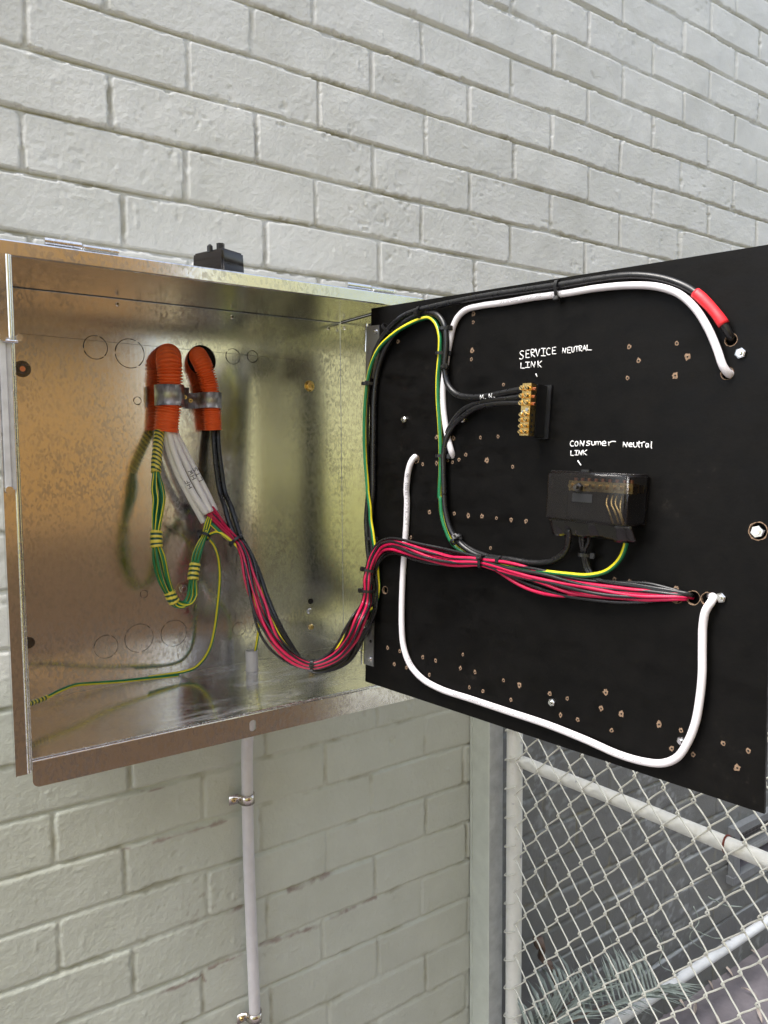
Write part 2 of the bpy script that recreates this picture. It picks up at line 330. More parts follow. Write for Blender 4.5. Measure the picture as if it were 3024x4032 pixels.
    idx = np.arange(nx*nz_).reshape(nx, nz_)
    q = np.stack([idx[:-1,:-1], idx[1:,:-1], idx[1:,1:], idx[:-1,1:]], -1).reshape(-1, 4)
    cx = (X[:-1,:-1]+X[1:,1:])/2; cz = (Z[:-1,:-1]+Z[1:,1:])/2
    hole = ((cx > VX0) & (cx < VX1) & (cz > VZ0) & (cz < VZ1)).reshape(-1); q = q[~hole]
    me = bpy.data.meshes.new('brick_wall'); me.vertices.add(len(V)); me.vertices.foreach_set('co', V.ravel())
    me.loops.add(len(q)*4); me.loops.foreach_set('vertex_index', q.ravel().astype(np.int32)); me.polygons.add(len(q))
    me.polygons.foreach_set('loop_start', (np.arange(len(q))*4).astype(np.int32)); me.polygons.foreach_set('loop_total', np.full(len(q), 4, np.int32))
    me.polygons.foreach_set('use_smooth', np.ones(len(q), bool)); me.update()
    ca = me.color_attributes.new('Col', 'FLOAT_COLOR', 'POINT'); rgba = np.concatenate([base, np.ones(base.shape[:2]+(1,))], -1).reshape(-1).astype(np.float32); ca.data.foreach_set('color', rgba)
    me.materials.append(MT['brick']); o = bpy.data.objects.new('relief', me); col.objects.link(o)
    root = empty('brick_wall', (0, WALL, FLOORZ), label='long painted brick wall in running bond, off-white, the dimmer light below painted in as greyer green', cat='wall')
    o.parent = root; o.matrix_parent_inverse = Matrix.Translation(-Vector(root.location)); o.name = 'painted_brickwork'
    m = MB(); yb = WALL+.16
    for (a, b_, c, d_) in ((-1.6, VX0, -1.7, 2.3), (VX1, 4.5, -1.7, 2.3), (VX0, VX1, -1.7, VZ0), (VX0, VX1, VZ1, 2.3)):
        m.box(((a+b_)/2, WALL+.09, (c+d_)/2), ((b_-a)/2,0,0), (0,.075,0), (0,0,(d_-c)/2))
    m.build('wall_core', MT['concrete'], root)
    # underfloor vent opening
    v = MB(); fw = .022
    v.box(((VX0+VX1)/2, WALL-.006, VZ1-.0), ((VX1-VX0)/2+fw,0,0), (0,.012,0), (0,0,fw/2)); v.box(((VX0+VX1)/2, WALL-.006, VZ0), ((VX1-VX0)/2+fw,0,0), (0,.012,0), (0,0,fw/2))
    for xx in (VX0, VX1): v.box((xx, WALL-.0055, (VZ0+VZ1)/2), (fw*.7,0,0), (0,.010,0), (0,0,(VZ1-VZ0)/2-fw/2-.0005))
    vr = empty('vent', (VX0, WALL, VZ0), label='dark underfloor vent opening with grey frame and wire netting low in the wall', cat='vent')
    v.build('frame', MT['ventframe'], vr)
    b2 = MB(); b2.box(((VX0+VX1)/2, WALL+.17, (VZ0+VZ1)/2), ((VX1-VX0)/2,0,0), (0,.002,0), (0,0,(VZ1-VZ0)/2)); b2.build('dark_back', MT['darkvoid'], vr)
    g = MB(); zz = VZ0+.01
    for k in range(int((VX1-VX0)/.008)): x_ = VX0+.004+k*.008; g.cyl((x_, WALL+.012, VZ0+.035), (x_+.001, WALL+.012, VZ1-.011), .0005, 5, cap=False)
    for k in range(int((VZ1-VZ0-.045)/.009)): z_ = VZ0+.036+k*.009; g.cyl((VX0+.01, WALL+.0128, z_), (VX1-.01, WALL+.0128, z_), .0005, 5, cap=False)
    g.build('netting', MT['galvd'], vr)
    p = MB(); p.cyl((VX0+.03, WALL+.05, VZ0+.02), (VX1+.0, WALL+.04, VZ0+.05), .02, 14); p.build('sill_pipe', MT['whitepipe'], vr)
a_ = atY('Z', 2866, 3490, WALL); b_ = atY('Z', 2866, 3300, WALL); VX0, VZ0, VZ1, VX1 = a_.x+.02, a_.z+.02, b_.z+.02, a_.x+.75
build_wall()

# ---------------------------------------------------------------- ground and the far side of the passage
def ground():
    n = 60; V = []; F = []
    for i in range(n+1):
        for j in range(n+1):
            x = -6+16*i/n; y = -8+14*j/n; V.append((x, y, FLOORZ+.004*mn.noise(Vector((x*3, y*3, 0)))))
    for i in range(n):
        for j in range(n): a = i*(n+1)+j; F.append((a, a+n+1, a+n+2, a+1))
    mesh('ground', V, F, MT['concrete'], None, True, kind='structure')
ground()
def fence():
    root = empty('timber_fence', (.35,-1.55,FLOORZ), label='tall brown timber board wall on the far side of the passage, facing the brick wall', cat='fence')
    m = MB(); x = -.25
    while x < 1.25:
        wd = .11; m.box((x, -1.55-.006*random.random(), FLOORZ+1.55), (wd/2,0,0), (0,.009,0), (0,0,1.55+.01*random.random())); x += wd+.005
    m.build('boards', MT['fence'], root)
    r = MB(); [MB().box((.52, -1.59, FLOORZ+z), (.76,0,0), (0,.02,0), (0,0,.04)).build('rail', MT['fence'], root) for z in (.4, 1.5, 2.7)]
fence()
def hedge(x0, x1, n, mat, label, seed):
    top = 3.2 if x0 > 0 else 1.5
    V = []; F = []; rg = random.Random(seed)
    for k in range(n):
        x = x0+rg.random()*(x1-x0); z = FLOORZ+rg.random()**.9*top; y = (-1.5 if x0 > 0 else -1.08)-rg.random()*.5+.12*math.sin(x*5)+.1*math.sin(z*6); s = .02+.035*rg.random()
        a = Vector((rg.uniform(-1,1), rg.uniform(-1,1), rg.uniform(-1,1))).normalized(); b = a.orthogonal().normalized(); c = Vector((x,y,z)); nn = len(V)
        V += [c-a*s, c+b*s*.5, c+a*s, c-b*s*.5]; F.append((nn, nn+1, nn+2, nn+3))
    root = empty('hedge', ((x0+x1)/2,-1.7,FLOORZ), label=label, cat='hedge')
    mesh('leaves', V, F, mat, root)
    m = MB()
    for k in range(int((x1-x0)/.36)): x = x0+.1+k*.36; m.cyl((x, -1.75 if x0 > 0 else -1.35, FLOORZ-.02), (x+.05, -1.72 if x0 > 0 else -1.33, FLOORZ+top*.75), .02, 8, .008)
    m.build('stems', MT['twig'], root)
MB().box((.52, -1.515, .66), (.80,0,0), (0,.022,0), (0,0,.11), .004).build('added_dark_beam', MT['darktimber'], bpy.data.objects['timber_fence'])  # unseen beam added to reflect as a dark band in the box
pb = empty('added_planter', (.95, -1.3, FLOORZ), label='low dark brown brick planter added out of view to darken the lower reflections in the box', cat='planter')  # unseen, added so the lower box metal reflects something dark
MB().box((.80, -1.3, (FLOORZ-.36)/2), (1.05,0,0), (0,.15,0), (0,0,(-.36-FLOORZ)/2), .01).build('wall', MT['darkbrick'], pb)
MB().box((.80, -1.3, -.345), (1.07,0,0), (0,.17,0), (0,0,.0145), .004).build('coping', MT['darkbrick'], pb)
hedge(2.0, 5.2, 12000, MT['hedge'], 'tall yellow-green hedge across the passage, beyond the added cream pillar', 5)
def rendered(x0, x1, y, zt, name, label, cat):
    root = empty(name, ((x0+x1)/2, y, FLOORZ), label=label, cat=cat)
    m = MB(); m.box(((x0+x1)/2, y-.06, (FLOORZ+zt)/2), ((x1-x0)/2,0,0), (0,.06,0), (0,0,(zt-FLOORZ)/2), .006); m.build('render_coat', MT['cream'], root)
    m = MB(); m.box(((x0+x1)/2, y-.06, zt+.025), ((x1-x0)/2+.02,0,0), (0,.085,0), (0,0,.025), .006); m.build('coping', MT['postpaint'], root)
rendered(1.42, 1.95, -1.45, 1.5, 'added_pillar', 'broad unseen cream pillar added across the passage to brighten reflections in the box', 'pillar')  # unseen pillar added as a bright reflector for the box back
rendered(-4.2, -.32, -1.6, 1.7, 'added_wall', 'long cream wall added out of view across the passage as a bright reflection for the box', 'wall')  # unseen wall added to reflect brightly in the right of the box
hedge(-3.6, -.36, 6000, MT['hedgepale'], 'low pale yellow-green shrubs added before the unseen cream wall to tint reflections in the box', 6)  # unseen shrubs added to turn the lower reflections greener

# ---------------------------------------------------------------- metal meter box
BXL, BXR, BYF, BYB, BZB, BZT = .161, .749, .958, 1.205, -.3554, .2414
BOX = empty('meter_box', (.45, 1.2, BZB), label='open galvanised steel meter box on the wall, its door taken off', cat='meter box')
def sheet(name, corners, th, m, nrm, **k):
    nrm = Vector(nrm); V = [Vector(c) for c in corners]+[Vector(c)+nrm*th for c in corners]; n = len(corners)
    F = [tuple(range(n))[::-1], tuple(range(n, 2*n))]+[(i, (i+1)%n, n+(i+1)%n, n+i) for i in range(n)]
    mb = MB(); mb.add(V, F); return mb.build(name, m, BOX, **k)
def holed_back():
    # rear sheet with the two round conduit holes cut out
    bm = bmesh.new()
    x0, x1, z0, z1 = .1918, BXR, BZB, BZT
    holes = [(.4275, .1590, .0215), (.4826, .1580, .0245)]
    outer = [bm.verts.new((x, 0, z)) for x, z in ((x0,z0),(x1,z0),(x1,z1),(x0,z1))]; es = [bm.edges.new((outer[i], outer[(i+1)%4])) for i in range(4)]
    for hx, hz, hr in holes:
        vs = [bm.verts.new((hx+hr*math.cos(2*math.pi*i/40), 0, hz+hr*math.sin(2*math.pi*i/40))) for i in range(40)]
        es += [bm.edges.new((vs[i], vs[(i+1)%40])) for i in range(40)]
    bmesh.ops.triangle_fill(bm, edges=es, use_beauty=True)
    ge = bmesh.ops.extrude_face_region(bm, geom=list(bm.faces)); bmesh.ops.translate(bm, vec=(0,.0012,0), verts=[v for v in ge['geom'] if isinstance(v, bmesh.types.BMVert)])
    for v in bm.verts: v.co.y += BYB
    bmesh.ops.recalc_face_normals(bm, faces=bm.faces); bm.verts.index_update()
    V = [v.co.copy() for v in bm.verts]; F = [[v.index for v in f.verts] for f in bm.faces]; bm.free()
    mesh('back_panel', V, F, MT['galv'], BOX)
    d = MB()
    for hx, hz, hr in holes: d.cyl((hx, BYB+.0035, hz), (hx, BYB+.0042, hz), hr*1.02, 28)
    d.build('cable_entry', MT['hole'], BOX)
holed_back()
e = .0012
sheet('top_panel', [(.150,BYF,BZT+e),(BXR+e,BYF,BZT+e),(BXR+e,BYB+.004,BZT+e),(.192,BYB+.004,BZT+e)], e, MT['galv'], (0,0,1))
# floor with a round hole for the grey conduit
stub = atZ('J', 1020, 1425, BZB)
def floor_sheet():
    bm = bmesh.new(); o = [bm.verts.new((x, y, BZB)) for x, y in ((.150,BYF),(BXR,BYF),(BXR,BYB-.001),(.192,BYB-.001))]; es = [bm.edges.new((o[i], o[(i+1)%4])) for i in range(4)]
    vs = [bm.verts.new((stub.x+.0125*math.cos(i*math.pi/14), stub.y+.0125*math.sin(i*math.pi/14), BZB)) for i in range(28)]; es += [bm.edges.new((vs[i], vs[(i+1)%28])) for i in range(28)]
    bmesh.ops.triangle_fill(bm, edges=es, use_beauty=True); ge = bmesh.ops.extrude_face_region(bm, geom=list(bm.faces)); bmesh.ops.translate(bm, vec=(0,0,-e), verts=[v for v in ge['geom'] if isinstance(v, bmesh.types.BMVert)])
    bmesh.ops.recalc_face_normals(bm, faces=bm.faces); bm.verts.index_update(); V = [v.co.copy() for v in bm.verts]; F = [[v.index for v in f.verts] for f in bm.faces]; bm.free()
    mesh('floor_panel', V, F, MT['galvfloor'], BOX)
floor_sheet()
def profile(name, prof, axis_pts, m, **k):
    # sweep an open (y,z) profile along x between two x values, with a thickness from bevelled strip
    pass
def lip(name, P, x0, x1, m, n=6, sx0=0):
    # thin bent strip: P is a polyline in (y,z); extruded along x with thickness e
    V = []; F = []; k = len(P)
    def off(i):
        a = Vector(P[max(i-1,0)]); b = Vector(P[min(i+1,k-1)]); d = (b-a).normalized(); return Vector((-d.y, d.x))*e
    for x in (x0, x1):
        for i in range(k): V.append((x, P[i][0], P[i][1]))
        for i in range(k): o = off(i); V.append((x, P[i][0]+o.x, P[i][1]+o.y))
    for i in range(k-1):
        F += [(i, i+1, 2*k+i+1, 2*k+i), (k+i, 3*k+i, 3*k+i+1, k+i+1)]
    F += [(0, 2*k, 3*k, k), (k-1, 2*k-1, 4*k-1, 3*k-1)]
    F += [(i, k+i, k+i+1, i+1) for i in range(k-1)]+[(2*k+i, 2*k+i+1, 3*k+i+1, 3*k+i) for i in range(k-1)]
    mb = MB(); mb.add(V, F, False); return mb.build(name, m, BOX)
def arc(cy_, cz_, r, a0, a1, n=5): return [(cy_+r*math.cos(R(a0+(a1-a0)*i/n)), cz_+r*math.sin(R(a0+(a1-a0)*i/n))) for i in range(n+1)]
# top lip: rolls over and hangs 14 mm, with a small return
lip('top_lip', [(BYF+.02, BZT+3.2*e)]+arc(BYF+.002, BZT+.0018, .0022, 90, 180)+[(BYF-.0004, BZT-.0125)]+arc(BYF+.001, BZT-.013, .0014, 180, 300, 3)+[(BYF+.0065, BZT-.0135)], .144, BXR, MT['galv'])
# bottom lip: rounded nose, then 33 mm apron
lip('bottom_lip_nose', [(BYF+.0065, BZB+.0004)]+arc(BYF+.0032, BZB-.0034, .0040, 90, 180, 8), .150, BXR, MT['zinc'])
def apron():
    x0, x1, zt, zb, r = .1615, BXR, BZB-.0024, -.3888, .008; P = []
    for (cx, cz, a0) in ((x0+r, zb+r, 180), (x1-r, zb+r, 270)): P += [(cx+r*math.cos(R(a0+90*i/6)), cz+r*math.sin(R(a0+90*i/6))) for i in range(7)]
    P += [(x1, zt), (x0, zt)]
    cx, cz = atY('B', 1031, 992, BYF).x, atY('B', 1031, 992, BYF).z
    bm = bmesh.new(); o = [bm.verts.new((x, BYF-.0008, z)) for x, z in P]; es = [bm.edges.new((o[i], o[(i+1)%len(o)])) for i in range(len(o))]
    vs = [bm.verts.new((cx+.005*math.cos(i*math.pi/10), BYF-.0008, cz+(.0045*math.sin(i*math.pi/10)+(.0035 if i <= 10 else -.0035)))) for i in range(20)]; es += [bm.edges.new((vs[i], vs[(i+1)%20])) for i in range(20)]
    bmesh.ops.triangle_fill(bm, edges=es, use_beauty=True); ge = bmesh.ops.extrude_face_region(bm, geom=list(bm.faces)); bmesh.ops.translate(bm, vec=(0,.0012,0), verts=[v for v in ge['geom'] if isinstance(v, bmesh.types.BMVert)])
    bmesh.ops.recalc_face_normals(bm, faces=bm.faces); bm.verts.index_update(); V = [v.co.copy() for v in bm.verts]; F = [[v.index for v in f.verts] for f in bm.faces]; bm.free()
    mesh('bottom_lip', V, F, MT['galv'], BOX)
apron()
sheet('side_panel', [(.159,BYF,BZB-.002),(.159,BYF,BZT-.001),(.192,BYB-.001,BZT-.001),(.192,BYB-.001,BZB-.002)], e, MT['galv'], (-1,0,-0.0))
sheet('side_panel', [(BXR,BYF,BZB+.0008),(BXR,BYF,BZT-.0002),(BXR,BYB-.001,BZT-.0002),(BXR,BYB-.001,BZB+.0008)], e, MT['galv'], (1,0,0))
# left front frame: a folded channel with a thin bright inner bead
f = MB(); zt, zb = BZT-.0135, -.370
f.box((.1500, BYF-.0016, (zt+zb)/2), (.0062,0,0), (0,.0010,0), (0,0,(zt-zb)/2), .0004)
f.box((.1442, BYF+.004, (zt+zb)/2), (.0008,0,0), (0,.0068,0), (0,0,(zt-zb)/2)); f.build('frame_channel', MT['galv'], BOX)
f = MB(); f.cyl((.1577, BYF-.0020, zb+.001), (.1577, BYF-.0020, zt), .0022, 12); f.cyl((.1608, BYF-.0006, zb+.004), (.1608, BYF-.0006, zt), .0012, 8); f.build('rolled_edge', MT['galvb'], BOX)
f = MB(); f.box((.722, BYF+.0008, (BZB+BZT)/2), (.026,0,0), (0,.0009,0), (0,0,(BZT-BZB)/2-.015)); f.build('frame_channel', MT['galv'], BOX)
# folded door stay with its pivot pins
S_ = MB(); p = atY('A', 18, 445, BYF-.008); q = atY('B', 42, 30, BYF-.008)
p = Vector((.1476, BYF-.009, p.z)); q = Vector((.1482, BYF-.009, q.z))
S_.box((p+q)/2, (.0034,0,0), (0,.0010,0), (0,0,(p.z-q.z)/2), .0006); S_.box((p+q)/2+Vector((.0064,.0024,0)), (.0026,0,0), (0,.0012,0), (0,0,(p.z-q.z)/2), .0005)
st = S_.build('door_stay', MT['stay'], BOX)
S_ = MB()
S_.cyl(q+Vector((0,-.0048,0)), q+Vector((0,.004,0)), .0042, 14).build('pivot_pin', MT['zinc'], st); S_ = MB(); S_.cyl(p+Vector((0,-.0048,0)), p+Vector((0,.004,0)), .0042, 14)
S_.build('pivot_pin', MT['zinc'], st); S_ = MB(); S_.cyl(p+Vector((.0175,-.0035,.0004)), p+Vector((.0175,.002,.0004)), .004, 14); S_.cyl(p+Vector((.000,-.002,-.004)), p+Vector((.016,-.002,-.004)), .0018, 8); S_.build('pivot_pin', MT['zinc'], st)
# hinge leaves lying on the roof edge
for (ax, ay, bx, by) in ((410,118,1092,225), (1412,236,1600,262)):
    c = 'M' if ax < 1000 else 'A'
    a = atY(c, ax, ay, BYF+.012); b = atY(c, bx, by, BYF+.012) if c == 'A' else atY(c, bx, by, BYF+.012)
    mid = (a.x+b.x)/2; h = MB(); z_ = BZT+.0100
    h.cyl((a.x, BYF+.010, z_), (mid-.0006, BYF+.010, z_), .0045, 12); h.box(((a.x+mid)/2, BYF+.021, z_-.0025), ((mid-a.x)/2-.001,0,0), (0,.009,0), (0,0,.0007))
    hh = h.build('hinge', MT['galvb'], BOX)
    h = MB(); h.cyl((mid+.0006, BYF+.010, z_-.001), (b.x, BYF+.010, z_-.001), .0038, 12); h.box(((b.x+mid)/2, BYF+.004, z_-.004), ((b.x-mid)/2-.001,0,0), (0,.005,0), (0,0,.0007)); h.build('knuckle', MT['zinc'], hh)
# rivets, bolts, screws, knock-outs
YB_ = BYB
def rivet(x, y, r=.0028, hole=True):
    p = atY('A', x, y, YB_); m = MB(); m.cyl(p, p+Vector((0,-.0016,0)), r*1.25, 14, r); m.build('rivet', MT['zinc'], BOX)
    if hole: m = MB(); m.cyl(p+Vector((0,-.0016,0)), p+Vector((0,-.0019,0)), r*.5, 10); m.build('rivet', MT['hole'], BOX)
for x, y in ((480,308), (949,361), (1342,407)): rivet(x, y)
m = MB()
for y in (407,):
    p = atX('A', 1403, 407, BXR); m.cyl(p, p+Vector((-.0018,0,0)), .0032, 12)
m.build('rivet', MT['zinc'], BOX)
def nut(c, nrm, r, h, mat, parent, name='nut', bolt=True, washer=0, wm=None):
    c, nrm = Vector(c), Vector(nrm).normalized(); m = MB(); b0 = 0
    if washer: m.ring(c, nrm, r*.4, washer, .0012, 24); b0 = .0012
    m.cyl(c+nrm*b0, c+nrm*(b0+h*.8), r, 6, sm=False); m.cyl(c+nrm*(b0+h*.8), c+nrm*(b0+h), r*.97, 6, r*.8, sm=False)
    if bolt: m.cyl(c+nrm*(b0+h), c+nrm*(b0+h*1.7), r*.5, 12, r*.42)
    return m.build(name, mat, parent)
o = nut(atY('A', 90, 573, YB_), (0,-1,0), .0078, .003, MT['blkscrew'], BOX, 'bolt', False, .0118)
m = MB(); p = atY('A', 92, 573, YB_-.0045); m.cyl(p, p+Vector((0,-.0012,0)), .0038, 14); m.build('bolt_core', MT['copper'], o)
nut(atY('A', 1263, 643, YB_), (0,-1,0), .0068, .004, MT['brass'], BOX, 'bolt', True, .0098)
nut(atY('B', 744, 432, YB_), (0,-1,0), .0072, .004, MT['nickel'], BOX, 'bolt', True, .0105)
for (x, y, mat_) in ((1264,525,'zinc'), (1269,590,'brass')):
    p = atY('B', x, y, YB_); m = MB(); m.cyl(p, p+Vector((0,-.0035,0)), .0055, 16, .004); m.cyl(p+Vector((0,-.0035,0)), p+Vector((0,-.004,0)), .0015, 8); m.build('screw', MT[mat_], BOX)
p = atY('B', 1268, 485, YB_); m = MB(); m.cyl(p, p+Vector((0,-.0004,0)), .0052, 16); m.build('drilled_hole', MT['hole'], BOX)
p = atY('B', 1294, 598, YB_); 
p = atY('N', 268, 310, YB_); m = MB(); m.cyl(p, p+Vector((0,-.0004,0)), .0085, 20); m.build('drilled_hole', MT['blkscrew'], BOX)
def knock(c, x, y, rpx, gaps=3, th=.0005):
    p = atY(c, x, y, YB_); rr = rpx*CR[c][2]/3008*(p.dot(FWD))*1.03; V = []; F = []; n = 72; rg = random.Random(int(x)); a0 = rg.random()*6
    gp = [a0+k*2*math.pi/gaps for k in range(gaps)]; m = MB(); run = []
    for i in range(n+1):
        a = 2*math.pi*i/n+a0+.06; w_ = th*(.7+1.2*rg.random()*abs(math.sin(a*1.5)))
        if any(abs((a-g+math.pi) % (2*math.pi)-math.pi) < .05 for g in gp): 
            run = []; continue
        pi_ = [p+Vector((math.cos(a)*(rr-w_), -.0003, math.sin(a)*(rr-w_))), p+Vector((math.cos(a)*(rr+w_), -.0003, math.sin(a)*(rr+w_)))]
        if run: m.add(run+pi_[::-1], [(0,1,2,3)])
        run = pi_
    m.build('knock_out', MT['scribe'], BOX)
for a in (('A',390,485,46), ('A',530,510,57), ('A',951,522,30), ('A',1031,522,23), ('A',561,703,15), ('B',433,670,46), ('B',568,635,56), ('B',710,615,52), ('B',976,598,27), ('B',1052,590,24), ('B',588,455,15)): knock(*a, th=.0005 if a[0] == 'A' else .00028)
m = MB(); a = atY('A', 80, 428, YB_); b = atY('A', 1250, 540, YB_)
m.box((a+b)/2+Vector((0,-.0003,0)), (b-a)/2, (0,.0001,0), (0,0,.00018)); m.build('scribed_line', MT['scribe'], BOX)
m = MB(); m.box(((.2+BXR)/2, BYB-.0006, BZT+.0006), ((BXR-.2)/2,0,0), (0,.0005,0), (0,0,.00035)); m.build('seam', MT['hole'], BOX)
m = MB(); m.box((BXR-.0004, 1.09, BZT-.0004), (.0006,0,0), (0,.11,0), (0,0,.0009)); m.build('seam', MT['hole'], BOX)
p = atZ('B', 1103, 742, BZB); m = MB(); n = 40
for i in range(n):
    a, b = 2*math.pi*i/n, 2*math.pi*(i+1)/n; m.add([p+Vector((math.cos(t)*r_, math.sin(t)*r_, .0004)) for t, r_ in ((a,.0125),(b,.0125),(b,.0118),(a,.0118))], [(0,1,2,3)])
m.build('knock_out', MT['scribe'], BOX)

# ---------------------------------------------------------------- the swung-open black panel
PANEL = empty('hinged_panel', pan(0, 0), label='black hinged switchboard back panel swung out of the metal box, wired side facing out', cat='panel')
TH = .0045
def panel_board():
    W_, H_ = .5640, .5699; bm = bmesh.new()
    o = [bm.verts.new((u, v, 0)) for u, v in ((-.0,0),(.5789,0),(.5480,.5699),(-.0306,.5699))]
    o = [bm.verts.new((u, v, 0)) for u, v in ()] or o
    es = [bm.edges.new((o[i], o[(i+1)%4])) for i in range(4)]
    ge_holes = []
    for c, x, y, r in (('R',1345,560,.0072), ('R',1450,570,.0070), ('R',1225,555,.0066), ('C',1515,385,.0062), ('C',1500,515,.0064), ('P',825,155,.0088), ('C',285,850,.006), ('E',165,420,.0055)):
        u, v = uv(c, x, y); vs = [bm.verts.new((u+r*math.cos(i*math.pi/12)*(1+.06*math.sin(i*2.3)), v+r*math.sin(i*math.pi/12)*(1+.06*math.cos(i*1.7)), 0)) for i in range(24)]
        es += [bm.edges.new((vs[i], vs[(i+1)%24])) for i in range(24)]; ge_holes.append((u, v, r))
    bmesh.ops.triangle_fill(bm, edges=es, use_beauty=True)
    ge = bmesh.ops.extrude_face_region(bm, geom=list(bm.faces)); bmesh.ops.translate(bm, vec=(0,0,-TH), verts=[q for q in ge['geom'] if isinstance(q, bmesh.types.BMVert)])
    bmesh.ops.recalc_face_normals(bm, faces=bm.faces)
    bm.verts.index_update(); V = [pan(q.co.x, q.co.y, q.co.z) for q in bm.verts]
    F = [[q.index for q in f.verts] for f in bm.faces]
    mi = []
    for f in bm.faces:
        c_ = f.calc_center_median(); inner = abs(f.normal.z) < .5 and any(math.hypot(c_.x-a, c_.y-b) < r*1.2 for a, b, r in ge_holes); mi.append(1 if inner else 0)
    bm.free(); mesh('board', V, F, [MT['panel'], MT['rawwood']], PANEL, False, mi)
    for a, b, r in ge_holes:       # bare board where the paint broke away round each hole
        m = MB(); n = 26; rg = random.Random(int(a*9999))
        ro = [r*(1.03+.11*rg.random()) for _ in range(n)]
        for i in range(n):
            j = (i+1) % n; t0, t1 = 2*math.pi*i/n, 2*math.pi*j/n
            m.add([pan(a+math.cos(t0)*r*.98, b+math.sin(t0)*r*.98, .0002), pan(a+math.cos(t1)*r*.98, b+math.sin(t1)*r*.98, .0002), pan(a+math.cos(t1)*ro[j], b+math.sin(t1)*ro[j], .0003), pan(a+math.cos(t0)*ro[i], b+math.sin(t0)*ro[i], .0003)], [(0,1,2,3)])
        m.build('cable_hole', MT['rawwood'], PANEL)
panel_board()
m = MB(); m.add([pan(a, b, -c) for c in (.012, .016) for a, b in ((.004,.004),(.574,.004),(.545,.566),(-.026,.566))], [(0,1,2,3),(7,6,5,4),(0,4,5,1),(1,5,6,2),(2,6,7,3),(3,7,4,0)]); m.build('hole_backing', MT['panel'], PANEL)  # unseen dark sheet added so the board's holes show no bright wall
HOLES = [('C',x,y) for x,y in [(510,283),(509,316),(505,427),(502,460),(628,560),(366,765),(432,768),(537,766),(606,762),(312,870),(366,866),(480,833),(454,852),(409,856),(428,862),(563,855),(663,880),(1117,412),(1303,398),(1154,466),(1345,451),(1111,534),(1297,524),(215,392)]]
HOLES += [('E',x,y) for x,y in [(338,115),(435,121),(490,128),(543,131),(600,139),(657,145),(716,150),(577,255),(266,214),(175,645),(222,658),(201,709),(248,722),(312,682),(362,694),(469,671),(459,724),(338,750),(516,740),(494,799),(547,813),(627,771),(689,790),(656,847),(808,824),(876,842),(850,907),(917,925),(1026,819),(1008,881),(1087,902),(1049,967),(1234,943),(1320,967),(1284,1037),(1367,1061),(1485,1018),(1582,1046),(1539,1113),(1060,377),(1120,388),(1180,394),(1245,409),(1245,449),(1300,414),(1300,458)]]
def chip_holes():
    for k, (c, x, y) in enumerate(HOLES):
        u, v = uv(c, x, y); rg = random.Random(k); r = .0027+.0013*rg.random()**2; n = 14; m = MB(); V = [pan(u, v, .0005)]
        for i in range(n):
            rr = r*(.78+.45*rg.random()**1.6); t = 2*math.pi*i/n; V.append(pan(u+rr*math.cos(t)*.85, v+rr*math.sin(t), .0003))
        m.add(V, [(0, 1+i, 1+(i+1)%n) for i in range(n)]); h = m.build('screw_hole', MT['rawwood'], PANEL)
        m = MB(); m.cyl(pan(u+.0002, v, .0003), pan(u+.0002, v, .0008), .0010, 10); m.build('bore', MT['hole'], h)
chip_holes()
def pnut(c, x, y, r=.0048, tilt=0):
    p = onP(c, x, y); return nut(p, -PN+PU*tilt, r, .0042, MT['zinc'], PANEL, 'nut')
for c, x, y in (('C',243,697), ('C',472,695), ('C',1555,438), ('E',819,857), ('E',1324,1007), ('E',1478,449)): pnut(c, x, y, .0055 if x > 1400 else .0048)
m = MB(); p = onP('P', 830, 158, -.004); m.cyl(p, p-PN*.006, .0062, 6, sm=False); m.cyl(p-PN*.006, p-PN*.0075, .0035, 12); m.build('nut', MT['zinc'], PANEL)
# hinges screwed to the panel
def hinge_leaf(pl, kn, scr, hole):
    us = [uv(*q) for q in pl]; V = [pan(a, b, .0004) for a, b in us]+[pan(a, b, .0018) for a, b in us]
    m = MB(); m.add(V, [(3,2,1,0),(4,5,6,7)]+[(i,(i+1)%4,4+(i+1)%4,4+i) for i in range(4)]); h = m.build('hinge', MT['galvd'], PANEL)
    m = MB(); a = onP(*kn[0], -.004); b = onP(*kn[1], -.004); m.cyl(a, b, .0045, 14); m.build('knuckle', MT['zinc'], h)
    m = MB(); a2 = a+Vector((.010,.0,0)); b2 = b+Vector((.010,0,0)); mid = (a+b)/2
    m.box(mid+Vector((.03,-.008,0)), (.03,-.004,0), (0,.0008,0), (0,0,(a-b).length/2)); m.build('fixed_leaf', MT['galvd'], h)
    p = onP(*scr, .0018); m = MB(); m.cyl(p, p-PN*.0022, .0042, 14, .003); m.cyl(p-PN*.0022, p-PN*.003, .0012, 8); m.build('screw', MT['zinc'], h)
    if hole: p = onP(*hole, .0018); m = MB(); m.cyl(p, p-PN*.0003, .0026, 12); m.build('slot', MT['hole'], h)
hinge_leaf([('K',108,322),('K',228,308),('K',224,800),('K',100,812)], [('K',112,300),('K',100,560)], ('K',188,370), None)
hinge_leaf([('S',368,390),('S',520,340),('S',512,1138),('S',362,1095)], [('S',335,620),('S',335,1092)], ('S',440,1018), ('S',455,725))

